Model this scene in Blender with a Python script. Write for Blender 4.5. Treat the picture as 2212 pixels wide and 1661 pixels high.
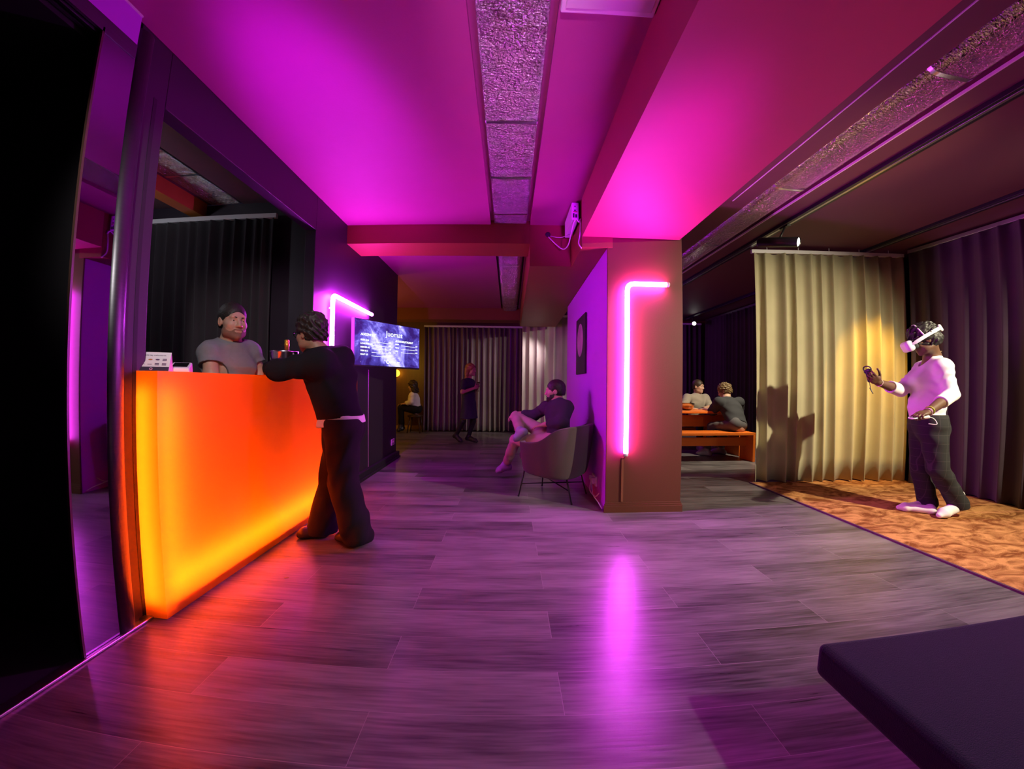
import bpy, bmesh, math, random
import numpy as np
from mathutils import Vector, Matrix

for o in list(bpy.data.objects): bpy.data.objects.remove(o)
scene = bpy.context.scene
C = scene.collection
PI = math.pi

# ---------------------------------------------------------------- camera (wide lens with barrel distortion)
EYE = Vector((0.0, 0.0, 1.15))
PITCH, YAW, ROLL = 0.00086675, -0.00787983, -0.00914621
LENS = (1.247012766, -0.132317868, -0.260201298, 0.105742216)      # angle off axis = sum k_i * r^i, r in 1000 px of the 2212 px frame
CAM_R = Matrix.Rotation(YAW, 3, 'Z') @ Matrix.Rotation(PITCH, 3, 'X') @ Matrix.Rotation(ROLL, 3, 'Y')
cam_data = bpy.data.cameras.new('camera')
cam_data.type = 'PANO'
cam_data.panorama_type = 'FISHEYE_LENS_POLYNOMIAL'
cam_data.sensor_fit = 'HORIZONTAL'
cam_data.sensor_width, cam_data.sensor_height = 22.12, 16.61
cam_data.fisheye_fov = math.radians(170)
cam_data.fisheye_polynomial_k0 = 0.0
for i, k in enumerate(LENS):
    setattr(cam_data, 'fisheye_polynomial_k%d' % (i + 1), -k / 10 ** (i + 1))
cam = bpy.data.objects.new('camera', cam_data)
C.objects.link(cam)
cam.matrix_world = Matrix.Translation(EYE) @ (CAM_R @ Matrix.Rotation(PI / 2, 3, 'X')).to_4x4()
scene.camera = cam

# ---------------------------------------------------------------- world, exposure
world = bpy.data.worlds.new('night'); scene.world = world
world.use_nodes = True
world.node_tree.nodes['Background'].inputs[0].default_value = (0.02, 0.012, 0.03, 1)
world.node_tree.nodes['Background'].inputs[1].default_value = 0.3
vs = scene.view_settings
vs.view_transform = 'Standard'; vs.look = 'None'; vs.exposure = 0.0; vs.gamma = 1.0; vs.use_curve_mapping = False

# ---------------------------------------------------------------- the spots and lamps that light the rooms
def lamp(name, kind, loc, color, watts, target=None, size=0.05, angle=60, blend=0.4):
    d = bpy.data.lights.new(name, kind); d.color = color; d.energy = watts
    if kind in ('POINT', 'SPOT'): d.shadow_soft_size = size
    if kind == 'SPOT': d.spot_size = math.radians(angle); d.spot_blend = blend
    o = bpy.data.objects.new(name, d); C.objects.link(o); o.location = loc
    if target is not None:
        o.rotation_euler = (Vector(target) - Vector(loc)).to_track_quat('-Z', 'Y').to_euler()
    return o
WARM = (1.0, 0.89, 0.62); WHITE = (1.0, 0.93, 0.88); AMBER = (1.0, 0.52, 0.05); MAGENTA = (0.80, 0.0, 1.0)
lamp('key_spot_light', 'SPOT', (4.62, 0.75, 2.72), WARM, 950, (2.75, 3.6, 0.6), 0.03, 88, 1.0)
lamp('hall_spot_light', 'SPOT', (1.85, -0.95, 2.75), WHITE, 150, (0.6, 2.4, 0.0), 0.05, 80, 0.6)
lamp('counter_spot_light', 'SPOT', (-0.3, -0.2, 2.75), WHITE, 190, (-1.95, 2.55, 1.45), 0.06, 34, 0.7)
lamp('magenta_uplight', 'SPOT', (-1.15, -0.5, 1.5), (0.52, 0.0, 1.0), 1250, (-1.16, 2.35, 2.86), 0.12, 24, 1.0)
lamp('magenta_uplight_soffit', 'SPOT', (0.85, -0.5, 1.3), (0.52, 0.0, 1.0), 1500, (0.93, 2.55, 2.5), 0.15, 22, 1.0)
lamp('duct_spot_light', 'SPOT', (-0.05, -1.3, 1.7), (1.0, 0.42, 1.0), 420, (0.0, 1.5, 2.87), 0.04, 18, 1.0)
lamp('amber_spot_light', 'SPOT', (4.35, 3.35, 2.72), AMBER, 330, (4.38, 4.17, 1.3), 0.03, 44, 1.0)
lamp('curtain_spot_light', 'SPOT', (0.95, 6.6, 2.55), WHITE, 170, (0.95, 8.3, 0.9), 0.05, 84, 1.0)
lamp('added_curtain_wash', 'SPOT', (0.9, 7.9, 2.2), (1.0, 0.8, 0.85), 60, (-0.6, 9.1, 1.0), 0.04, 80, 0.9)  # added wash at a grazing angle, only to bring out the curtain folds
lamp('table_spot_light', 'SPOT', (4.15, 4.85, 2.72), WARM, 400, (3.3, 6.2, 0.75), 0.04, 70, 0.5)
lamp('lounge_amber_light', 'POINT', (-3.2, 6.4, 1.8), AMBER, 42, None, 0.08)
lamp('nook_amber_light', 'POINT', (-2.75, 8.45, 1.6), AMBER, 4, None, 0.05)
lamp('violet_room_light', 'POINT', (2.3, 8.2, 2.4), (0.45, 0.0, 1.0), 30, None, 0.08)
lamp('floor_uplight', 'SPOT', (4.3, 1.0, 0.25), (1.0, 0.66, 0.26), 240, (2.42, 2.6, 2.88), 0.08, 30, 1.0)
lamp('bar_room_light', 'POINT', (-3.45, 2.3, 2.55), (0.85, 0.9, 1.0), 9, None, 0.05)
# ================================================================ helpers
def at(x, y, Y=None, Z=None, X=None):
    """the point that the photograph shows at pixel x, y, given one of its world coordinates"""
    dx, dy = (x - 1106) / 1000, (y - 830.5) / 1000
    r = max(math.hypot(dx, dy), 1e-9)
    t = sum(k * r ** (i + 1) for i, k in enumerate(LENS)); s = math.sin(t) / r
    v = CAM_R @ Vector((dx * s, math.cos(t), -dy * s))
    f = X / v.x if X is not None else Y / v.y if Y is not None else (Z - EYE.z) / v.z
    return EYE + v * f

def tag(o, label=None, cat=None, group=None, kind=None):
    if label: o['label'] = label
    if cat: o['category'] = cat
    if group: o['group'] = group
    if kind: o['kind'] = kind
    return o
def thing(name, label, cat, loc=(0, 0, 0), rz=0.0, group=None):
    o = bpy.data.objects.new(name, None); C.objects.link(o)
    o.location = loc; o.rotation_euler = (0, 0, rz); o.empty_display_size = 0.1
    return tag(o, label, cat, group)

class MB:
    """collects boxes, prisms, tubes and turned shapes and links them as one mesh object"""
    def __init__(s): s.v = []; s.f = []; s.smooth = []
    def add(s, vs, fs, smooth=False):
        n = len(s.v); s.v += [tuple(v) for v in vs]
        s.f += [tuple(i + n for i in f) for f in fs]; s.smooth += [smooth] * len(fs); return s
    def box(s, x0, x1, y0, y1, z0, z1):
        vs = [(x, y, z) for z in (z0, z1) for y in (y0, y1) for x in (x0, x1)]
        return s.add(vs, [(0, 2, 3, 1), (4, 5, 7, 6), (0, 1, 5, 4), (2, 6, 7, 3), (0, 4, 6, 2), (1, 3, 7, 5)])
    def prism(s, pts, z0, z1, smooth=False):
        n = len(pts)
        a = sum(pts[i][0] * pts[(i + 1) % n][1] - pts[(i + 1) % n][0] * pts[i][1] for i in range(n))
        if a < 0: pts = pts[::-1]
        vs = [(x, y, z0) for x, y in pts] + [(x, y, z1) for x, y in pts]
        s.add(vs, [tuple(range(n))[::-1], tuple(range(n, 2 * n))])
        n0 = len(s.v) - 2 * n
        s.f += [(n0 + i, n0 + (i + 1) % n, n0 + n + (i + 1) % n, n0 + n + i) for i in range(n)]; s.smooth += [smooth] * n
        return s
    def obox(s, c, ux, uy, uz):
        """box about c with half axes ux, uy, uz"""
        c, ux, uy, uz = (Vector(q) for q in (c, ux, uy, uz))
        vs = [c + ux * a + uy * b + uz * d for d in (-1, 1) for b in (-1, 1) for a in (-1, 1)]
        return s.add(vs, [(0, 2, 3, 1), (4, 5, 7, 6), (0, 1, 5, 4), (2, 6, 7, 3), (0, 4, 6, 2), (1, 3, 7, 5)])
    def tube(s, path, r, n=10, caps=True):
        path = [Vector(p) for p in path]; rs = r if isinstance(r, (list, tuple)) else [r] * len(path)
        rings = []; up = None
        for i, p in enumerate(path):
            d = (path[min(i + 1, len(path) - 1)] - path[max(i - 1, 0)]).normalized()
            if up is None: up = d.orthogonal().normalized()
            up = (up - d * up.dot(d)); up = up.normalized() if up.length > 1e-6 else d.orthogonal().normalized()
            sd = d.cross(up)
            rings.append([p + (up * math.cos(2 * PI * k / n) + sd * math.sin(2 * PI * k / n)) * rs[i] for k in range(n)])
        vs = [v for ring in rings for v in ring]; fs = []
        for i in range(len(rings) - 1):
            for k in range(n):
                fs.append((i * n + k, i * n + (k + 1) % n, (i + 1) * n + (k + 1) % n, (i + 1) * n + k))
        if caps: fs += [tuple(range(n))[::-1], tuple((len(rings) - 1) * n + k for k in range(n))]
        return s.add(vs, fs, True)
    def lathe(s, prof, c=(0, 0, 0), n=32, axis=None):
        """prof: (radius, height) pairs turned about a vertical (or given) axis through c"""
        c = Vector(c); q = Vector(axis).to_track_quat('Z', 'Y') if axis is not None else None
        vs = []
        for r, z in prof:
            for k in range(n):
                p = Vector((r * math.cos(2 * PI * k / n), r * math.sin(2 * PI * k / n), z))
                vs.append(c + (q @ p if q else p))
        fs = []
        for i in range(len(prof) - 1):
            for k in range(n): fs.append((i * n + k, i * n + (k + 1) % n, (i + 1) * n + (k + 1) % n, (i + 1) * n + k))
        if prof[0][0] > 1e-5: fs.append(tuple(range(n))[::-1])
        if prof[-1][0] > 1e-5: fs.append(tuple((len(prof) - 1) * n + k for k in range(n)))
        return s.add(vs, fs, True)
    def build(s, name, m, parent=None, bevel=0.0, seg=2):
        me = bpy.data.meshes.new(name); me.from_pydata(s.v, [], s.f); me.update()
        me.polygons.foreach_set('use_smooth', [bool(b) for b in s.smooth])
        o = bpy.data.objects.new(name, me); C.objects.link(o)
        if m: me.materials.append(m)
        if bevel:
            b = o.modifiers.new('bevel', 'BEVEL'); b.width = bevel; b.segments = seg; b.limit_method = 'ANGLE'; b.angle_limit = 0.6
        if parent: 
            o.parent = parent; o.matrix_parent_inverse = (Matrix.Translation(parent.location) @ parent.rotation_euler.to_matrix().to_4x4()).inverted()
        return o
def struct(o): o['kind'] = 'structure'; return o

# ================================================================ materials
MATS = {}
def mat(name, col, rough=0.6, metal=0.0, vary=0.12, scale=6.0, bump=0.0, bscale=60.0, emit=None, estr=0.0, spec=0.5, coat=0.0, stretch=(1, 1, 1), sheen=0.0):
    """principled surface whose colour wanders a little with noise"""
    if name in MATS: return MATS[name]
    m = bpy.data.materials.new(name); m.use_nodes = True; nt = m.node_tree; N = nt.nodes; L = nt.links
    b = N['Principled BSDF']
    b.inputs['Roughness'].default_value = rough; b.inputs['Metallic'].default_value = metal
    b.inputs['Specular IOR Level'].default_value = spec; b.inputs['Coat Weight'].default_value = coat
    b.inputs['Sheen Weight'].default_value = sheen
    tc = N.new('ShaderNodeTexCoord'); mp = N.new('ShaderNodeMapping'); L.new(tc.outputs['Object'], mp.inputs[0])
    mp.inputs['Scale'].default_value = stretch
    nz = N.new('ShaderNodeTexNoise'); nz.inputs['Scale'].default_value = scale; nz.inputs['Detail'].default_value = 4
    L.new(mp.outputs[0], nz.inputs[0])
    mx = N.new('ShaderNodeMix'); mx.data_type = 'RGBA'
    mx.inputs[6].default_value = (*[c * (1 - vary) for c in col], 1); mx.inputs[7].default_value = (*[min(1, c * (1 + vary)) for c in col], 1)
    L.new(nz.outputs[0], mx.inputs[0]); L.new(mx.outputs[2], b.inputs['Base Color'])
    if bump:
        n2 = N.new('ShaderNodeTexNoise'); n2.inputs['Scale'].default_value = bscale; n2.inputs['Detail'].default_value = 3
        L.new(mp.outputs[0], n2.inputs[0])
        bp = N.new('ShaderNodeBump'); bp.inputs['Strength'].default_value = bump; bp.inputs['Distance'].default_value = 0.01
        L.new(n2.outputs[0], bp.inputs['Height']); L.new(bp.outputs[0], b.inputs['Normal'])
    if emit:
        b.inputs['Emission Color'].default_value = (*emit, 1); b.inputs['Emission Strength'].default_value = estr
    MATS[name] = m; return m
def glow(name, col, strength):
    if name in MATS: return MATS[name]
    m = bpy.data.materials.new(name); m.use_nodes = True; N = m.node_tree.nodes; N.clear()
    e = N.new('ShaderNodeEmission'); e.inputs[0].default_value = (*col, 1); e.inputs[1].default_value = strength
    o = N.new('ShaderNodeOutputMaterial'); m.node_tree.links.new(e.outputs[0], o.inputs[0]); MATS[name] = m; return m

def floor_material():
    m = bpy.data.materials.new('grey_oak_laminate'); m.use_nodes = True; nt = m.node_tree; N = nt.nodes; L = nt.links
    b = N['Principled BSDF']
    tc = N.new('ShaderNodeTexCoord'); mp = N.new('ShaderNodeMapping'); L.new(tc.outputs['Object'], mp.inputs[0])
    mp.inputs['Location'].default_value = (-0.204 + 20 * 1.3685, -1.005 + 20 * 0.2137, 0)
    br = N.new('ShaderNodeTexBrick'); L.new(mp.outputs[0], br.inputs[0])
    br.offset = 0.5; br.squash = 1.0
    for k, v in (('Scale', 1.0), ('Mortar Size', 0.0011), ('Mortar Smooth', 0.1), ('Bias', 0.0), ('Brick Width', 1.3685), ('Row Height', 0.2137)): br.inputs[k].default_value = v
    br.inputs['Color1'].default_value = (0, 0, 0, 1); br.inputs['Color2'].default_value = (1, 1, 1, 1); br.inputs['Mortar'].default_value = (0.5, 0.5, 0.5, 1)
    sep = N.new('ShaderNodeSeparateColor'); L.new(br.outputs[0], sep.inputs[0])
    off = N.new('ShaderNodeMath'); off.operation = 'MULTIPLY'; off.inputs[1].default_value = 37.0; L.new(sep.outputs[0], off.inputs[0])
    def noise(scale_vec, scale, detail, dist):
        mm = N.new('ShaderNodeMapping'); mm.inputs['Scale'].default_value = scale_vec; L.new(tc.outputs['Object'], mm.inputs[0])
        n = N.new('ShaderNodeTexNoise'); n.noise_dimensions = '4D'; n.inputs['Scale'].default_value = scale; n.inputs['Detail'].default_value = detail; n.inputs['Distortion'].default_value = dist
        L.new(mm.outputs[0], n.inputs['Vector']); L.new(off.outputs[0], n.inputs['W']); return n
    big = noise((0.9, 6.5, 1), 1.2, 2, 0.6)
    # cathedral grain: bands of a stretched noise
    wv = N.new('ShaderNodeMath'); wv.operation = 'MULTIPLY'; wv.inputs[1].default_value = 26.0; L.new(big.outputs[0], wv.inputs[0])
    sn = N.new('ShaderNodeMath'); sn.operation = 'SINE'; L.new(wv.outputs[0], sn.inputs[0])
    fine = noise((1.0, 18, 1), 5.0, 6, 0.2)
    blot = noise((0.8, 5.0, 1), 1.6, 3, 0.3)
    a1 = N.new('ShaderNodeMath'); a1.operation = 'MULTIPLY_ADD'; a1.inputs[1].default_value = 0.055; L.new(sn.outputs[0], a1.inputs[0]); L.new(fine.outputs[0], a1.inputs[2])
    a2 = N.new('ShaderNodeMath'); a2.operation = 'MULTIPLY_ADD'; a2.inputs[1].default_value = 1.0; L.new(blot.outputs[0], a2.inputs[0]); L.new(a1.outputs[0], a2.inputs[2])
    a3 = N.new('ShaderNodeMath'); a3.operation = 'MULTIPLY_ADD'; a3.inputs[1].default_value = 0.36; L.new(sep.outputs[0], a3.inputs[0]); L.new(a2.outputs[0], a3.inputs[2])
    rp = N.new('ShaderNodeValToRGB'); L.new(a3.outputs[0], rp.inputs[0])
    e = rp.color_ramp.elements; e[0].position = 0.82; e[0].color = (0.040, 0.034, 0.037, 1); e[1].position = 1.55; e[1].color = (0.25, 0.22, 0.23, 1)
    sc = N.new('ShaderNodeMapRange'); sc.inputs['From Min'].default_value = 0.7; sc.inputs['From Max'].default_value = 1.7; L.new(a3.outputs[0], sc.inputs[0])
    L.new(sc.outputs[0], rp.inputs[0]); e[0].position = 0.12; e[1].position = 0.9
    mx = N.new('ShaderNodeMix'); mx.data_type = 'RGBA'; mx.inputs[7].default_value = (0.30, 0.27, 0.27, 1)
    L.new(rp.outputs[0], mx.inputs[6]); L.new(br.outputs['Fac'], mx.inputs[0]); L.new(mx.outputs[2], b.inputs['Base Color'])
    rr = N.new('ShaderNodeMapRange'); rr.inputs['To Min'].default_value = 0.24; rr.inputs['To Max'].default_value = 0.36; L.new(fine.outputs[0], rr.inputs[0]); L.new(rr.outputs[0], b.inputs['Roughness'])
    bp = N.new('ShaderNodeBump'); bp.inputs['Strength'].default_value = 0.12; bp.inputs['Distance'].default_value = 0.004; L.new(a1.outputs[0], bp.inputs['Height']); L.new(bp.outputs[0], b.inputs['Normal'])
    return m

def foil_material(name='crumpled_foil', col=(0.72, 0.72, 0.74)):
    m = bpy.data.materials.new(name); m.use_nodes = True; nt = m.node_tree; N = nt.nodes; L = nt.links
    b = N['Principled BSDF']; b.inputs['Metallic'].default_value = 1.0; b.inputs['Roughness'].default_value = 0.16
    tc = N.new('ShaderNodeTexCoord'); mp = N.new('ShaderNodeMapping'); L.new(tc.outputs['Object'], mp.inputs[0]); mp.inputs['Scale'].default_value = (1.0, 1.5, 1.0)
    n1 = N.new('ShaderNodeTexNoise'); n1.inputs['Scale'].default_value = 55; n1.inputs['Detail'].default_value = 4; n1.inputs['Distortion'].default_value = 0.4; L.new(mp.outputs[0], n1.inputs[0])
    n2 = N.new('ShaderNodeTexNoise'); n2.inputs['Scale'].default_value = 9; n2.inputs['Detail'].default_value = 2; L.new(mp.outputs[0], n2.inputs[0])
    ad = N.new('ShaderNodeMath'); ad.operation = 'MULTIPLY_ADD'; ad.inputs[1].default_value = 1.2; L.new(n2.outputs[0], ad.inputs[0]); L.new(n1.outputs[0], ad.inputs[2])
    bp = N.new('ShaderNodeBump'); bp.inputs['Strength'].default_value = 1.0; bp.inputs['Distance'].default_value = 0.05; L.new(ad.outputs[0], bp.inputs['Height']); L.new(bp.outputs[0], b.inputs['Normal'])
    mx = N.new('ShaderNodeMix'); mx.data_type = 'RGBA'; mx.inputs[6].default_value = (*[c * 0.7 for c in col], 1); mx.inputs[7].default_value = (*col, 1); L.new(n1.outputs[0], mx.inputs[0]); L.new(mx.outputs[2], b.inputs['Base Color'])
    return m

def carpet_material():
    m = bpy.data.materials.new('mottled_carpet'); m.use_nodes = True; nt = m.node_tree; N = nt.nodes; L = nt.links
    b = N['Principled BSDF']; b.inputs['Roughness'].default_value = 0.95; b.inputs['Specular IOR Level'].default_value = 0.1
    tc = N.new('ShaderNodeTexCoord'); mp = N.new('ShaderNodeMapping'); L.new(tc.outputs['Object'], mp.inputs[0]); mp.inputs['Scale'].default_value = (1.0, 1.6, 1.0); mp.inputs['Rotation'].default_value = (0, 0, 0.5)
    n1 = N.new('ShaderNodeTexNoise'); n1.inputs['Scale'].default_value = 4.2; n1.inputs['Detail'].default_value = 6; n1.inputs['Roughness'].default_value = 0.62; n1.inputs['Distortion'].default_value = 1.2; L.new(mp.outputs[0], n1.inputs[0])
    rp = N.new('ShaderNodeValToRGB'); e = rp.color_ramp.elements
    e[0].position = 0.40; e[0].color = (0.20, 0.062, 0.018, 1); e[1].position = 0.60; e[1].color = (0.58, 0.27, 0.10, 1)
    L.new(n1.outputs[0], rp.inputs[0]); L.new(rp.outputs[0], b.inputs['Base Color'])
    n2 = N.new('ShaderNodeTexNoise'); n2.inputs['Scale'].default_value = 160; n2.inputs['Detail'].default_value = 2; L.new(tc.outputs['Object'], n2.inputs[0])
    bp = N.new('ShaderNodeBump'); bp.inputs['Strength'].default_value = 0.7; bp.inputs['Distance'].default_value = 0.006; L.new(n2.outputs[0], bp.inputs['Height']); L.new(bp.outputs[0], b.inputs['Normal'])
    return m

def acrylic_material():
    """frosted orange sheet: lets the strips inside shine through, with a slight gloss"""
    m = bpy.data.materials.new('frosted_orange_acrylic'); m.use_nodes = True; nt = m.node_tree; N = nt.nodes; L = nt.links; N.clear()
    out = N.new('ShaderNodeOutputMaterial')
    tr = N.new('ShaderNodeBsdfTranslucent'); tr.inputs[0].default_value = (0.95, 0.066, 0.0012, 1)
    df = N.new('ShaderNodeBsdfDiffuse'); df.inputs[0].default_value = (0.75, 0.14, 0.01, 1)
    gl = N.new('ShaderNodeBsdfGlossy'); gl.inputs['Roughness'].default_value = 0.25
    nz = N.new('ShaderNodeTexNoise'); nz.inputs['Scale'].default_value = 3.0
    mr = N.new('ShaderNodeMapRange'); mr.inputs['To Min'].default_value = 0.26; mr.inputs['To Max'].default_value = 0.32; L.new(nz.outputs[0], mr.inputs[0])
    m1 = N.new('ShaderNodeMixShader'); L.new(mr.outputs[0], m1.inputs[0]); L.new(tr.outputs[0], m1.inputs[1]); L.new(df.outputs[0], m1.inputs[2])
    fr = N.new('ShaderNodeFresnel'); fr.inputs[0].default_value = 1.35
    m2 = N.new('ShaderNodeMixShader'); L.new(fr.outputs[0], m2.inputs[0]); L.new(m1.outputs[0], m2.inputs[1]); L.new(gl.outputs[0], m2.inputs[2])
    L.new(m2.outputs[0], out.inputs[0]); return m
# ================================================================ the rooms
M_floor = floor_material(); M_foil = foil_material(); M_foil_light_tint = foil_material('foil_warm_light_tint', (0.88, 0.76, 0.55))  # second foil is silver too, with warm lamplight tinted into its colour
M_terra = mat('terracotta_paint', (0.215, 0.054, 0.019), 0.55, vary=0.04, bump=0.05, bscale=90)
M_mauve = mat('dusty_mauve_ceiling_paint', (0.36, 0.052, 0.215), 0.6, vary=0.04, bump=0.05, bscale=90)
M_maroon = mat('deep_plum_ceiling_paint', (0.115, 0.034, 0.052), 0.6, vary=0.05)
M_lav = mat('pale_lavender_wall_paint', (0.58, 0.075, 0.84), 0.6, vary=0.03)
M_dark = mat('charcoal_wall_paint', (0.030, 0.020, 0.034), 0.5, vary=0.08)
M_black = mat('matt_black_paint', (0.012, 0.011, 0.014), 0.6)
M_blackmetal = mat('black_metal', (0.012, 0.012, 0.014), 0.35, vary=0.1)
M_white = mat('white_plastic', (0.75, 0.74, 0.76), 0.4, vary=0.03)
M_alu = mat('brushed_aluminium', (0.62, 0.61, 0.63), 0.32, metal=1.0, vary=0.08, stretch=(1, 1, 30))

struct(MB().box(-4.6, 5.4, -2.4, 10.2, -0.12, 0.0).build('floor', M_floor))

# ---- left side: glazed doorway, wall over the bar, wall with the screen
w = MB()
w.box(-1.865, -1.765, 1.50, 1.684, 0, 2.86)                 # strip between post and bar opening
w.box(-1.865, -1.765, 1.684, 3.31, 2.54, 2.86)              # header over the bar opening
w.box(-1.865, -1.765, 3.31, 5.88, 0, 2.86)                  # wall behind the light tube and the screen
struct(w.build('wall_left', M_dark, bevel=0.004))
struct(MB().box(-1.768, -1.7635, 1.614, 1.634, 0, 2.55).build('trim_1', M_black))
struct(MB().box(-1.765, -1.715, 4.06, 5.90, 0, 0.10).box(-1.765, -1.70, 4.06, 5.905, 0, 0.03).build('baseboard_left', M_black, bevel=0.004))
struct(MB().box(-1.7645, -1.758, 4.69, 4.705, 0.1, 1.32).build('trim_2', mat('plum_lacquer', (0.25, 0.10, 0.25), 0.3)))
# dark room behind the sliding glass
struct(MB().box(-4.2, -4.1, -2.4, 1.5, 0, 2.86).build('wall_dark_room_left', M_black))
struct(MB().box(-4.2, -1.80, 1.472, 1.50, 0, 2.86).build('wall_dark_room_far', M_black))
struct(MB().box(-4.1, -1.80, -2.4, -2.3, 0, 2.86).build('wall_dark_room_near', M_black))
struct(MB().box(-4.1, -1.76, -2.3, 1.47, 0.0, 0.004).build('floor_dark_room', mat('dark_matt_carpet', (0.02, 0.018, 0.022), 0.9)))
struct(MB().box(-4.1, -1.81, -2.3, 1.47, 2.60, 2.86).build('ceiling_dark_room', M_black))
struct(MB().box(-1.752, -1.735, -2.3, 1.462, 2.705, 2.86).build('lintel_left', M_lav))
struct(MB().box(-1.738, -1.728, -2.3, 1.462, 2.852, 2.86).build('trim_3', M_white))
struct(MB().box(-1.775, -1.715, -1.6, 1.625, 0.0, 0.014).build('trim_4', M_alu, bevel=0.004))

# ---- ceilings, beams, soffit
c = MB()
c.box(-1.765, -0.21, -2.4, 3.98, 2.86, 3.1); c.box(0.21, 0.66, -2.4, 3.98, 2.86, 3.1); c.box(-0.21, 0.21, -2.4, 3.98, 2.905, 3.1)
c.box(-4.6, -0.19, 4.38, 8.45, 2.86, 3.1); c.box(0.19, 0.22, 4.38, 8.45, 2.86, 3.1); c.box(-0.19, 0.19, 4.38, 8.45, 2.955, 3.1)
c.box(-4.6, 1.3, 8.45, 10.2, 2.86, 3.1)
struct(c.build('ceiling', M_mauve))
c = MB(); c.box(1.4, 2.235, -2.4, 10.2, 2.875, 3.1); c.box(2.615, 5.4, -2.4, 10.2, 2.86, 3.1); c.box(2.235, 2.615, -2.4, 10.2, 3.06, 3.1)
struct(c.build('ceiling_right', M_maroon))
struct(MB().box(2.604, 2.6145, -2.4, 10.1, 2.856, 2.874).build('trim_5', mat('pale_edge_strip', (0.7, 0.6, 0.72), 0.5)))  # pale colour stands in for the slab's side face catching the tube's light
struct(MB().box(2.052, 2.059, -2.4, 3.3, 2.869, 2.876).build('trim_6', mat('pale_edge_strip', (0.7, 0.6, 0.72), 0.5)))
struct(MB().box(0.65, 1.56, -2.4, 3.37, 2.50, 3.1).build('ceiling_soffit', mat('dusty_rose_ceiling_paint', (0.40, 0.055, 0.105), 0.6, vary=0.04)))
b = MB()
b.prism([(0.65, 3.365), (0.93, 3.365), (0.95, 4.0), (0.65, 4.0)], 2.405, 2.9)
b.prism([(0.207, 3.975), (0.95, 3.975), (1.0, 8.1), (0.23, 8.1)], 2.415, 2.95)
struct(b.build('beam_long', M_terra))
struct(MB().box(-1.765, 0.21, 3.975, 4.38, 2.655, 2.95).build('beam_cross', M_terra))
struct(MB().box(-4.6, 0.235, 8.40, 8.80, 2.60, 2.95).build('beam_back', M_terra))

# ---- column and the lavender partition behind it
M_column = mat('brick_brown_paint', (0.100, 0.020, 0.0065), 0.55, vary=0.04, bump=0.05, bscale=90)
struct(MB().prism([(0.884, 3.38), (1.585, 3.38), (1.585, 3.86), (0.95, 3.86), (0.95, 3.394), (0.884, 3.394)], 0, 2.52).build('column', M_column, bevel=0.003))
k = MB(); k.prism([(0.868, 3.362), (1.60, 3.362), (1.60, 3.875), (1.586, 3.875), (1.586, 3.379), (0.868, 3.379)], 0, 0.062); k.prism([(0.874, 3.369), (1.594, 3.369), (1.594, 3.87), (1.586, 3.87), (1.586, 3.379), (0.874, 3.379)], 0.062, 0.078); k.prism([(0.879, 3.375), (1.589, 3.375), (1.589, 3.866), (1.586, 3.866), (1.586, 3.379), (0.879, 3.379)], 0.078, 0.094)
struct(k.build('baseboard_column', M_column, bevel=0.003))
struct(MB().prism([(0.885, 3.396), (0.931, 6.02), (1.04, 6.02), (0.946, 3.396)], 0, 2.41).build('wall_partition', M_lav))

# ---- far walls
struct(MB().box(-4.6, -4.5, 4.4, 10.2, 0, 2.9).build('wall_lounge_left', mat('brown_panelling', (0.16, 0.075, 0.03), 0.4, vary=0.3, scale=3, stretch=(6, 6, 0.4))))
struct(MB().box(-4.6, 5.4, 9.62, 9.72, 0, 2.9).build('wall_back', mat('brown_panelling', (0.16, 0.075, 0.03), 0.4)))
struct(MB().box(-4.5, -2.06, 9.59, 9.62, 0, 0.085).build('baseboard_back', mat('honey_wood', (0.5, 0.3, 0.12), 0.4)))
struct(MB().box(-1.95, -1.865, 4.3, 4.4, 0, 2.9).box(-4.6, -1.95, 4.3, 4.4, 0, 2.9).build('wall_lounge_front', M_dark))
struct(MB().box(5.25, 5.4, -2.4, 9.7, 0, 2.9).build('wall_right', M_dark))
struct(MB().box(-1.8, 5.4, -2.5, -2.4, 0, 3.1).build('wall_behind_camera', M_dark))

# ---- room behind the bar
g = MB(); g.box(-4.1, -4.0, 1.51, 4.3, 0, 2.9); g.box(-4.1, -1.865, 3.47, 3.55, 0, 2.9)
struct(g.build('wall_bar_room', M_dark))
g = MB(); g.box(-4.1, -2.98, 1.5, 3.5, 2.92, 3.1); g.box(-2.62, -1.865, 1.5, 3.5, 2.90, 3.1); g.box(-2.98, -2.62, 1.5, 3.5, 3.05, 3.1)
struct(g.build('ceiling_bar_room', mat('grey_plum_ceiling_paint', (0.20, 0.10, 0.13), 0.6)))
struct(MB().box(-3.16, -3.02, 1.5, 3.47, 2.78, 2.93).build('beam_bar_room', mat('orange_paint', (0.55, 0.20, 0.04), 0.5)))

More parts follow.
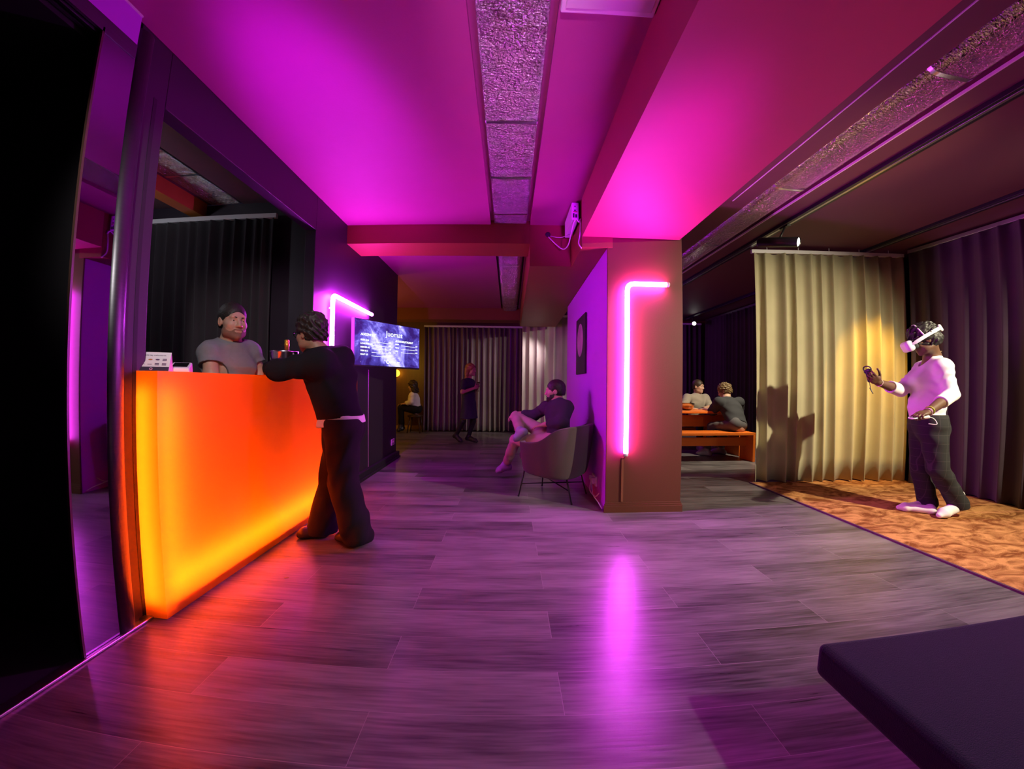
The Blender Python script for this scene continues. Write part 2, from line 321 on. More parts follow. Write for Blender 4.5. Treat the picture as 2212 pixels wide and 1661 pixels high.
# ---- sliding glass: post, dark mirror-like pane, top track
t = thing('sliding_glass_panel', 'dark mirror-like glass door panel in an aluminium post at the left end of the bar', 'glass door', (-1.745, 1.46, 0))
MB().box(-1.742, -1.736, 1.305, 1.475, 0.016, 2.65).build('pane', mat('smoked_mirror_glass', (0.17, 0.16, 0.19), 0.02, metal=1.0, vary=0.02), t)
prof = [(-1.765 + 0.045 * math.cos(a) * 0.62 + 0.02, 1.505 + 0.042 * math.sin(a)) for a in [2 * PI * i / 20 for i in range(20)]]
MB().prism(prof, 0.012, 2.80, True).build('post', mat('dark_anodised_aluminium', (0.13, 0.13, 0.145), 0.42, metal=1.0, stretch=(1, 1, 20)), t)
MB().box(-1.742, -1.730, 1.296, 1.305, 0.016, 2.65).build('edge_strip', mat('dark_glass_edge', (0.10, 0.05, 0.04), 0.3), t)
tr = MB(); tr.box(-1.80, -1.785, -1.6, 1.46, 2.62, 2.70); tr.box(-1.77, -1.755, -1.6, 1.46, 2.62, 2.70); tr.box(-1.745, -1.73, -1.6, 1.46, 2.63, 2.70)
tr.build('top_track', mat('dark_anodised_aluminium', (0.30, 0.30, 0.33), 0.3), t)

# ---- foil-wrapped ducts in the ceiling channels
def duct(name, label, x0, x1, y0, y1, z0, z1, seams, m, rounded=0.012):
    t = thing(name, label, 'duct', ((x0 + x1) / 2, y0, z0))
    n = 6; pts = []
    for cx, cz, a0 in ((x1 - rounded, z0 + rounded, -PI / 2), (x1 - rounded, z1 - rounded, 0), (x0 + rounded, z1 - rounded, PI / 2), (x0 + rounded, z0 + rounded, PI)):
        for i in range(n + 1):
            a = a0 + PI / 2 * i / n; pts.append((cx + rounded * math.cos(a), cz + rounded * math.sin(a)))
    N = len(pts)
    mb = MB(); ny = 2
    vs = [(x, y0 if j == 0 else y1, z) for j in range(2) for x, z in pts]
    mb.add(vs, [(i, N + i, N + (i + 1) % N, (i + 1) % N) for i in range(N)], True); mb.add(vs[:N], [tuple(range(N))]); mb.add(vs[N:], [tuple(range(N))[::-1]])
    wrap = mb.build('foil_wrap', m, t)
    tape = mat('foil_tape', (0.8, 0.8, 0.82), 0.25, metal=1.0)
    for s in seams:
        q = 0.004; vs = []
        for j in (-0.012, 0.012):
            vs += [((x - (x0 + x1) / 2) * (1 + 2 * q / (x1 - x0)) + (x0 + x1) / 2, s + j, (z - (z0 + z1) / 2) * (1 + 2 * q / (z1 - z0)) + (z0 + z1) / 2) for x, z in pts]
        MB().add(vs, [(i, N + i, N + (i + 1) % N, (i + 1) % N) for i in range(N)], True).build('seam_tape', tape, wrap)
    return t
duct('foil_duct', 'silver foil-wrapped duct in the ceiling channel straight above the walkway', -0.172, 0.172, -2.3, 3.97, 2.872, 2.90, (2.367, 3.062, 3.75), M_foil)
duct('foil_duct', 'grey foil-wrapped duct beyond the cross beam, above the standing woman', -0.16, 0.165, 4.39, 8.39, 2.80, 2.95, (5.2, 6.1, 7.1, 8.0), M_foil, 0.07)
duct('foil_duct', 'wide gold-lit foil-wrapped duct along the ceiling right of the column', 2.24, 2.60, -2.3, 9.5, 2.862, 3.05, (1.655, 3.0, 4.38, 5.7), M_foil_light_tint, 0.085)
duct('foil_duct', 'foil-wrapped duct seen through the opening above the barman', -2.96, -2.64, 1.52, 3.46, 2.90, 3.04, (2.2, 2.9), M_foil)

# ---- ceiling cassette, projector with cables, tracks
t = thing('air_conditioner', 'white ceiling air conditioner cassette between duct and beam', 'air conditioner', (0.43, 1.33, 2.83))
MB().box(0.215, 0.645, 1.12, 1.55, 2.835, 2.87).build('housing', M_white, t, bevel=0.008)
MB().box(0.235, 0.625, 1.14, 1.52, 2.828, 2.836).build('grille_panel', mat('white_plastic_panel', (0.62, 0.61, 0.63), 0.45), t, bevel=0.004)
# ================================================================ light tubes
M_tube = glow('magenta_tube_glow', (0.84, 0.055, 1.0), 190.0); M_tube_bar = glow('violet_tube_glow', (0.80, 0.04, 1.0), 185.0)
def smooth_path(pts, n=8):
    """points on a smooth curve through pts"""
    pts = [Vector(p) for p in pts]; out = []
    for i in range(len(pts) - 1):
        p0, p1, p2, p3 = pts[max(i - 1, 0)], pts[i], pts[i + 1], pts[min(i + 2, len(pts) - 1)]
        for j in range(n):
            t = j / n
            out.append(0.5 * ((2 * p1) + (p2 - p0) * t + (2 * p0 - 5 * p1 + 4 * p2 - p3) * t * t + (3 * p1 - p0 - 3 * p2 + p3) * t ** 3))
    return out + [pts[-1]]
def light_tube(label, pts, off, loc, m):
    t = thing('tube_light', label, 'tube light', loc, 0, 'bent magenta tube lights')
    path = [Vector(p) for p in pts]
    a, c, b = path; r = 0.06
    arc = [c + (a - c).normalized() * r, ] + [c + (a - c).normalized() * r * (1 - q) ** 2 + (b - c).normalized() * r * q ** 2 for q in (0.25, 0.5, 0.75)] + [c + (b - c).normalized() * r]
    MB().tube([a] + arc + [b], 0.021, 14).build('diffuser', m, t)
    for p, d in ((a, (a - c).normalized()), (b, (b - c).normalized())):
        MB().tube([p - d * 0.002, p + d * 0.022], 0.0215, 14).build('end_cap', M_white, t)
    for p in (a.lerp(c, 0.2), a.lerp(c, 0.8), c.lerp(b, 0.7)):
        MB().tube([p + Vector(off) * 0.6, p + Vector(off)], 0.008, 8).build('clip', M_white, t)
    return t
t = light_tube('glowing magenta tube light bent at the top, mounted on the terracotta column', [(1.049, 3.333, 0.545), (1.053, 3.333, 2.066), (1.415, 3.333, 2.066)], (0, 0.045, 0), (1.05, 3.36, 0.545), M_tube)
MB().box(1.022, 1.042, 3.367, 3.3795, 0.10, 0.50).tube([(1.049, 3.34, 0.53), (1.046, 3.352, 0.505), (1.034, 3.366, 0.49)], 0.004, 8).build('cable_duct', mat('brown_cable_cover', (0.20, 0.06, 0.03), 0.5), t)
light_tube('glowing magenta tube light bent over the drinks screen on the dark wall', [(-1.72, 3.60, 1.36), (-1.72, 3.60, 2.01), (-1.72, 4.66, 2.01)], (-0.045, 0, 0), (-1.74, 3.6, 1.36), M_tube_bar)

# ================================================================ the glowing bar counter
t = thing('bar_counter', 'glowing orange bar counter lit from inside, left of the walkway', 'bar counter', (-1.9, 2.8, 0))
sh = MB()
x0, x1, y0, y1, zt = -1.85, -1.645, 1.632, 4.05, 1.2
sh.add([(x1, y0, 0.0), (x1, y1, 0.0), (x1, y1, zt), (x1, y0, zt)], [(0, 1, 2, 3)])                     # front sheet
sh.add([(-1.764, y0, 0.0), (x1, y0, 0.0), (x1, y0, zt), (-1.764, y0, zt)], [(0, 1, 2, 3)])             # near end
sh.add([(-1.764, y1, 0.0), (x1, y1, 0.0), (x1, y1, zt), (-1.764, y1, zt)], [(3, 2, 1, 0)])             # far end
sh.add([(x1, y0, zt), (x1, y1, zt), (-1.764, y1, zt), (-1.764, y0, zt)], [(0, 1, 2, 3)])
sh.add([(-1.764, 1.69, zt), (-1.764, 3.30, zt), (x0, 3.30, zt), (x0, 1.69, zt)], [(0, 1, 2, 3)])        # top over the opening
sh.build('acrylic_shell', acrylic_material(), t)
inner = mat('white_inner_lining', (0.85, 0.84, 0.82), 0.7, vary=0.02)
q = MB(); q.box(x0 - 0.012, x0, 1.69, 3.30, 0.0, zt - 0.004); q.box(x0, -1.77, 3.29, 3.30, 0.0, zt - 0.004); q.box(x0, -1.77, 1.69, 1.70, 0.0, zt - 0.004)
q.build('back_panel', inner, t)
MB().box(x0, x1 - 0.02, 1.70, 3.29, 0.0, 0.075).box(-1.762, x1 - 0.03, 1.66, 4.03, 0.0, 0.075).build('plinth', mat('pale_plinth', (0.45, 0.42, 0.40), 0.7), t)
M_strip = glow('warm_strip_glow', (1.0, 0.86, 0.62), 120.0)
MB().tube([(-1.728, 1.70, 0.165), (-1.728, 4.02, 0.165)], 0.009, 8).build('light_strip', M_strip, t)
MB().tube([(-1.732, 1.688, 0.08), (-1.732, 1.688, 1.12)], 0.006, 8).build('light_strip', M_strip, t)

# ================================================================ drinks screen on its arm
def text_obj(name, body, size, m, parent, origin, ux, uz, align='LEFT', depth=0.0008, shear=0.0, bold=0.0):
    cu = bpy.data.curves.new(name, 'FONT'); cu.body = body; cu.size = size; cu.align_x = align; cu.extrude = depth; cu.shear = shear; cu.offset = bold
    tmp = bpy.data.objects.new(name, cu); C.objects.link(tmp)
    me = bpy.data.meshes.new_from_object(tmp.evaluated_get(bpy.context.evaluated_depsgraph_get())); bpy.data.objects.remove(tmp)
    ux, uz = Vector(ux).normalized(), Vector(uz).normalized(); un = ux.cross(uz)
    M = Matrix.Translation(origin) @ Matrix((ux, uz, un)).transposed().to_4x4()
    me.transform(M); me.materials.clear(); me.materials.append(m); me.name = name
    o = bpy.data.objects.new(name, me); C.objects.link(o)
    if parent:
        o.parent = parent; o.matrix_parent_inverse = (Matrix.Translation(parent.location) @ parent.rotation_euler.to_matrix().to_4x4()).inverted()
    return o
def nebula_material():
    m = bpy.data.materials.new('nebula_screen'); m.use_nodes = True; nt = m.node_tree; N = nt.nodes; L = nt.links
    b = N['Principled BSDF']; b.inputs['Base Color'].default_value = (0.01, 0.01, 0.015, 1); b.inputs['Roughness'].default_value = 0.15
    tc = N.new('ShaderNodeTexCoord')
    n1 = N.new('ShaderNodeTexNoise'); n1.inputs['Scale'].default_value = 4.2; n1.inputs['Detail'].default_value = 7; n1.inputs['Roughness'].default_value = 0.62; n1.inputs['Distortion'].default_value = 0.5; L.new(tc.outputs['Object'], n1.inputs[0])
    n2 = N.new('ShaderNodeTexNoise'); n2.inputs['Scale'].default_value = 2.2; n2.inputs['Detail'].default_value = 3; L.new(tc.outputs['Object'], n2.inputs[0])
    # the picture on the screen: a pale band of nebula from the lower left to the upper right over dark blue
    gr = N.new('ShaderNodeSeparateXYZ'); L.new(tc.outputs['Object'], gr.inputs[0])
    ad = N.new('ShaderNodeMath'); ad.operation = 'MULTIPLY_ADD'; ad.inputs[1].default_value = 0.22; L.new(n2.outputs[0], ad.inputs[0]); L.new(n1.outputs[0], ad.inputs[2])
    sb = N.new('ShaderNodeVectorMath'); sb.operation = 'DISTANCE'; sb.inputs[1].default_value = (-1.38, 4.45, 1.60); L.new(tc.outputs['Object'], sb.inputs[0])
    ds = N.new('ShaderNodeMath'); ds.operation = 'MULTIPLY_ADD'; ds.inputs[1].default_value = -0.42; L.new(sb.outputs['Value'], ds.inputs[0]); L.new(ad.outputs[0], ds.inputs[2])
    rp = N.new('ShaderNodeValToRGB'); e = rp.color_ramp.elements
    e[0].position = 0.34; e[0].color = (0.014, 0.007, 0.09, 1); e[1].position = 0.62; e[1].color = (0.52, 0.50, 0.98, 1)
    x = e.new(0.46); x.color = (0.05, 0.04, 0.30, 1); x = e.new(0.54); x.color = (0.20, 0.18, 0.66, 1)
    L.new(ds.outputs[0], rp.inputs[0])
    vo = N.new('ShaderNodeTexVoronoi'); vo.inputs['Scale'].default_value = 34; L.new(tc.outputs['Object'], vo.inputs[0])
    st = N.new('ShaderNodeMapRange'); st.inputs['From Min'].default_value = 0.10; st.inputs['From Max'].default_value = 0.03; L.new(vo.outputs['Distance'], st.inputs[0])
    sm = N.new('ShaderNodeMath'); sm.operation = 'GREATER_THAN'; sm.inputs[1].default_value = 0.72; sc = N.new('ShaderNodeSeparateColor'); L.new(vo.outputs['Color'], sc.inputs[0]); L.new(sc.outputs[0], sm.inputs[0])
    mu = N.new('ShaderNodeMath'); mu.operation = 'MULTIPLY'; L.new(st.outputs[0], mu.inputs[0]); L.new(sm.outputs[0], mu.inputs[1])
    mx = N.new('ShaderNodeMix'); mx.data_type = 'RGBA'; mx.inputs[7].default_value = (0.85, 0.9, 1.0, 1); L.new(mu.outputs[0], mx.inputs[0]); L.new(rp.outputs[0], mx.inputs[6])
    L.new(mx.outputs[2], b.inputs['Emission Color']); b.inputs['Emission Strength'].default_value = 1.8
    return m
A = Vector((-1.67, 4.0, 0)); B = Vector((-1.152, 4.82, 0)); u = (B - A).normalized(); up = Vector((0, 0, 1)); nrm = u.cross(up)   # nrm faces the room
wd = (B - A).length; zb, zt_ = 1.335, 1.862; mid = (A + B) / 2
t = thing('drinks_screen', 'wall screen showing the drinks menu in white letters on a blue nebula', 'screen', (mid.x, mid.y, 1.6))
cz = (zb + zt_) / 2; hh = (zt_ - zb) / 2
MB().obox(mid + up * cz - nrm * 0.022, u * (wd / 2), nrm * 0.02, up * hh).build('housing', M_blackmetal, t, bevel=0.004)
disp = MB().obox(mid + up * (cz + 0.004), u * (wd / 2 - 0.012), nrm * 0.003, up * (hh - 0.014)).build('display', nebula_material(), t)
MB().obox(A + up * cz - nrm * 0.02 + u * 0.003, u * 0.006, nrm * 0.021, up * hh).build('side_edge', mat('glossy_dark_edge', (0.25, 0.2, 0.3), 0.2), t)
wp = Vector((-1.765, 4.35, 1.6)); bp_ = mid + up * 1.6 - nrm * 0.04
MB().tube([wp + Vector((0.01, 0, 0)), wp.lerp(bp_, 0.5) + Vector((0.0, 0.08, 0)), bp_], 0.018, 8).box(-1.765, -1.752, 4.28, 4.42, 1.50, 1.70).obox(bp_, u * 0.1, nrm * 0.008, up * 0.1).build('wall_arm', M_blackmetal, t)
face = lambda s, z: A + u * (s * wd) + up * z + nrm * 0.005
M_txt = glow('screen_white_text', (0.93, 0.97, 1.0), 1.6)
H_ = zt_ - zb
text_obj('title_lettering', 'Juomat', 0.088, M_txt, disp, face(0.57, zb + H_ * 0.70), u, up, 'CENTER')
text_obj('heading_lettering', 'ALKOHOLIT', 0.036, M_txt, disp, face(0.085, zb + H_ * 0.655), u, up, shear=0.25, bold=0.0012)
text_obj('heading_lettering', 'ALKOHOLITTOMAT', 0.031, M_txt, disp, face(0.585, zb + H_ * 0.595), u, up, shear=0.25, bold=0.001)
for i, (n, pr) in enumerate((('AURA 0,33', '8,00'), ('LONKERO 0,33', '8,00'), ('MIMOSA 0,2', '7,00'), ('VIINI 0,12', '7,50'), ('OLUT 0,3', '6,00'))):
    z = zb + H_ * (0.545 - 0.075 * i)
    text_obj('menu_line', n, 0.024, M_txt, disp, face(0.085, z), u, up, bold=0.0006)
    text_obj('price', pr, 0.021, M_txt, disp, face(0.485, z), u, up, 'LEFT')
    MB().obox(face(0.36, z - 0.004), u * 0.12, nrm * 0.0008, up * 0.0016).build('rule_line', M_txt, disp)
for i, (n, pr) in enumerate((('LIMSA', '3,50'), ('MEHU', '3,50'), ('VESI', '4,00'))):
    z = zb + H_ * (0.53 - 0.078 * i)
    text_obj('menu_line', n, 0.022, M_txt, disp, face(0.585, z), u, up, bold=0.0004)
    text_obj('price', pr, 0.022, M_txt, disp, face(0.915, z), u, up, 'LEFT')
    MB().obox(face(0.795, z - 0.004), u * 0.115, nrm * 0.0008, up * 0.0016).build('rule_line', M_txt, disp)
ring = MB(); cc = face(0.475, zb + H_ * 0.135)
ring.tube([cc + (u * math.cos(a) + up * math.sin(a)) * 0.020 for a in [2 * PI * i / 24 for i in range(25)]], 0.0042, 6)
for s_, z_ in ((0.44, 0.15), (0.425, 0.165)): ring.obox(face(s_, zb + H_ * z_), u * 0.004, nrm * 0.001, up * 0.004)
ring.build('logo_ring', M_txt, disp)
text_obj('logo_lettering', 'Game', 0.030, M_txt, disp, face(0.515, zb + H_ * 0.117), u, up, bold=0.001)
text_obj('logo_lettering', 'area', 0.026, M_txt, disp, face(0.615, zb + H_ * 0.119), u, up)

# ================================================================ curtains
def fabric(name, col, vary=0.15, tr=0.0):
    return mat(name, col, 0.9, vary=vary, scale=3, bump=0.35, bscale=420, spec=0.1, sheen=0.15)
def curtain(name, label, p0, p1, z0, z1, folds, amp, m, seed=0, rail=True, hooks=0, group=None, lean=0.0, railm=None, wander=0.35):
    rnd = random.Random(seed)
    p0, p1 = Vector((*p0, 0)), Vector((*p1, 0)); d = p1 - p0; Ln = d.length; d.normalize(); nn = Vector((d.y, -d.x, 0))
    t = thing(name, label, 'curtain', ((p0.x + p1.x) / 2, (p0.y + p1.y) / 2, 0), 0, group)
    # fold phase: steps of uneven width
    ws = [1 + rnd.uniform(-wander, wander) for _ in range(folds)]; S = sum(ws); acc = 0; edges = [0]
    for w_ in ws: acc += w_ / S; edges.append(acc)
    amps = [amp * (1 + rnd.uniform(-wander, wander)) for _ in range(folds)]
    nx = folds * 14; nz = 10; vs = []
    for j in range(nz + 1):
        f = j / nz; z = z0 + (z1 - z0) * f
        for i in range(nx + 1):
            k = min(i // 14, folds - 1); fr = (i - k * 14) / 14
            s = edges[k] + (edges[k + 1] - edges[k]) * fr
            a = 2 * PI * fr
            aa = (amps[k] * (1 - fr) + amps[min(k + 1, folds - 1)] * fr)
            depth = aa * (0.62 + 0.38 * (1 - f)) * (math.cos(a) + 0.18 * math.cos(2 * a + seed))
            side = -aa * 0.30 * math.sin(a) * (1 - 0.4 * f) + 0.012 * math.sin(7 * s * Ln + 3 * f + seed) * (1 - f)
            side *= min(1, 12 * s, 12 * (1 - s)) 
            P = p0 + d * (s * Ln + side + lean * (1 - f) * (1 - s)) + nn * (depth + 0.012 * math.sin(2.3 * s * Ln + 2.2 * f + seed) * (1 - f))
            zz = z if j else z0 + 0.006 * (1 + math.sin(5 * s * Ln + seed))
            vs.append((P.x, P.y, zz))
    fs = [(j * (nx + 1) + i, j * (nx + 1) + i + 1, (j + 1) * (nx + 1) + i + 1, (j + 1) * (nx + 1) + i) for j in range(nz) for i in range(nx)]
    o = MB().add(vs, fs, True).build('cloth', m, t)
    so = o.modifiers.new('thick', 'SOLIDIFY'); so.thickness = 0.004
    if rail:
        e0, e1 = p0 - d * 0.02, p1 + d * 0.02
        c_ = (e0 + e1) / 2
        MB().obox((c_.x, c_.y, z1 + 0.022), d * ((e1 - e0).length / 2), nn * 0.018, Vector((0, 0, 0.022))).build('rail', railm or M_white, t, bevel=0.003)
    for h in range(hooks):
        hp = e0.lerp(e1, (h + 0.5) / hooks)
        MB().tube([(hp.x, hp.y, z1 + 0.04), (hp.x, hp.y, 2.856)], 0.005, 6).build('hanger', M_white, t)
    return t
F_grey = fabric('mauve_grey_curtain', (0.23, 0.175, 0.19)); F_pale = fabric('pale_grey_curtain', (0.46, 0.41, 0.38))
F_sand = fabric('sand_curtain', (0.47, 0.42, 0.265)); F_plum = fabric('plum_grey_curtain', (0.075, 0.050, 0.068)); F_char = fabric('charcoal_curtain', (0.045, 0.036, 0.044))
curtain('curtain', 'mauve-grey pleated curtain on the back wall behind the standing woman', (-2.05, 9.1), (0.29, 9.12), 0.02, 2.53, 19, 0.075, F_grey, 3)
curtain('curtain', 'pale spotlit curtain hanging between the back beam and the lavender wall', (0.30, 8.55), (1.45, 8.25), 0.02, 2.66, 7, 0.045, F_pale, 5)
curtain('curtain', 'sand-coloured curtain carrying the shadow of the headset player', (2.94, 4.34), (4.86, 4.13), 0.015, 2.772, 11, 0.060, F_sand, 8, hooks=5)
curtain('curtain', 'dark plum curtain along the right wall behind the headset player', (4.86, 4.02), (5.08, 0.2), 0.012, 2.79, 22, 0.045, F_plum, 11, railm=M_alu)
curtain('curtain', 'dark plum curtain along the wall beside the orange table', (4.94, 9.2), (4.93, 4.35), 0.012, 2.79, 30, 0.05, F_plum, 13, railm=M_alu)
curtain('curtain', 'violet-dark curtain at the end of the table room', (1.5, 9.42), (4.88, 9.40), 0.012, 2.72, 24, 0.05, F_plum, 17)
curtain('curtain', 'charcoal curtain on a white rail behind the barman', (-3.55, 3.37), (-2.22, 3.385), 0.02, 2.70, 12, 0.035, F_char, 21)

# ================================================================ carpet, bench, tables
t = thing('carpet', 'mottled ochre carpet under the headset player', 'carpet', (3.9, 2.4, 0))
MB().box(2.905, 4.93, -0.6, 4.30, 0.0, 0.011).build('pile', carpet_material(), t)
q = MB(); q.box(2.886, 2.905, -0.62, 4.32, 0.0, 0.012)
q.build('bound_edge', mat('dark_plum_binding', (0.10, 0.03, 0.07), 0.8), t)

t = thing('low_bench', 'dark navy upholstered bench at the lower right corner', 'bench', (1.6, 0.6, 0))
MB().box(0.852, 2.35, 0.18, 0.925, 0.355, 0.452).build('seat_cushion', fabric('navy_upholstery', (0.014, 0.011, 0.028), 0.1), t, bevel=0.022, seg=5)
MB().box(1.15, 2.2, 0.30, 0.80, 0.0, 0.36).build('base', M_black, t, bevel=0.01)

M_orange = mat('orange_stained_wood', (0.78, 0.17, 0.018), 0.4, vary=0.16, scale=2.2, stretch=(1, 8, 8))
def trestle(name, label, cat, x0, x1, y0, y1, h, th, group=None, apron=0.0):
    t = thing(name, label, cat, ((x0 + x1) / 2, (y0 + y1) / 2, 0), 0, group)
    MB().box(x0, x1, y0, y1, h - th, h).build('seat' if cat == 'bench' else 'tabletop', M_orange, t, bevel=0.004)
    for xx in (x0, x1 - th): MB().box(xx, xx + th, y0, y1, 0, h - th).build('end_panel', M_orange, t, bevel=0.004)
    if apron: MB().box(x0 + th, x1 - th, (y0 + y1) / 2 - 0.02, (y0 + y1) / 2 + 0.02, h - th - 0.05 - apron, h - th - 0.05).build('stretcher', M_orange, t, bevel=0.003)
    return t
trestle('wooden_bench', 'orange wooden bench in front of the table with the dark-shirted man on it', 'bench', 1.75, 3.78, 5.53, 5.88, 0.45, 0.04, 'orange benches', 0.13)
trestle('wooden_bench', 'orange wooden bench behind the table under the man in grey', 'bench', 1.75, 3.78, 6.95, 7.28, 0.45, 0.04, 'orange benches', 0.13)
trestle('wooden_table', 'orange wooden table with slab ends between the two benches', 'table', 1.9, 3.86, 6.02, 6.72, 0.75, 0.04, None, 0.2)
t = thing('glass_bowl', 'glass bowl full of orange snacks on the orange table', 'bowl', (2.985, 6.2, 0.75))
pr = [(0.035, 0.0), (0.075, 0.012), (0.105, 0.05), (0.118, 0.10), (0.122, 0.118), (0.116, 0.118), (0.112, 0.10), (0.10, 0.054), (0.07, 0.018), (0.0, 0.014)]
gl = mat('clear_glass', (0.95, 0.95, 0.95), 0.03, vary=0.0); gl.node_tree.nodes['Principled BSDF'].inputs['Transmission Weight'].default_value = 1.0
MB().lathe(pr, (2.985, 6.2, 0.75), 28).build('bowl', gl, t)
MB().lathe([(0.0, 0.017), (0.068, 0.021), (0.096, 0.056), (0.104, 0.085), (0.06, 0.094), (0.0, 0.098)], (2.985, 6.2, 0.75), 24).build('snacks', mat('orange_snack', (0.75, 0.17, 0.02), 0.6, bump=0.8, bscale=60), t)

# ================================================================ tracks and spotlights
def track(label, x, y0, y1, z=2.86):
    t = thing('light_track', label, 'light track', (x, (y0 + y1) / 2, z))
    ch = MB().box(x - 0.045, x + 0.045, y0, y1, z - 0.035, z - 0.001).build('channel', M_blackmetal, t, bevel=0.003)
    MB().box(x - 0.012, x + 0.012, y0, y1, z - 0.037, z - 0.030).build('conductor_slot', M_alu, ch)
track('black ceiling track that carries the spotlight by the sand curtain', 2.86, -1.5, 6.6)
track('black ceiling track running above the headset player', 4.40, -1.5, 9.2)
def spotlight(label, mount, a, b, r, lens_strength):
    """cylinder lamp with its axis from a to b hung on a stem below mount"""
    a, b, mount = Vector(a), Vector(b), Vector(mount); d = (b - a).normalized()
    t = thing('track_spotlight', label, 'spotlight', mount, 0, 'black track spotlights')
    L_ = (b - a).length
    mb = MB().lathe([(0.0, 0.0), (r * 0.9, 0.0), (r, 0.012), (r, L_ - 0.004), (r * 0.93, L_), (r * 0.9, L_ - 0.02), (0.0, L_ - 0.021)], a, 28, d); bar = mb.build('barrel', M_blackmetal, t)
    MB().lathe([(0.0, L_ - 0.010), (r * 0.88, L_ - 0.010), (r * 0.88, L_ - 0.014)], a, 24, d).build('lens', glow('spot_lens_glow', (1.0, 0.95, 0.88), lens_strength), bar)
    MB().tube([mount, mount.lerp(a.lerp(b, 0.5), 0.92)], 0.011, 8).build('stem', M_blackmetal, t)
    MB().box(mount.x - 0.02, mount.x + 0.02, mount.y - 0.06, mount.y + 0.06, mount.z - 0.012, mount.z + 0.002).build('adapter', M_blackmetal, t)
    return t
spotlight('black cylinder spotlight with a lit lens above the sand curtain', (2.86, 3.66, 2.824), (2.66, 3.82, 2.70), (2.875, 3.49, 2.60), 0.050, 12)
spotlight('small lit spotlight far back above the orange table', (4.40, 8.9, 2.824), (4.52, 9.02, 2.72), (4.43, 8.84, 2.66), 0.05, 12)
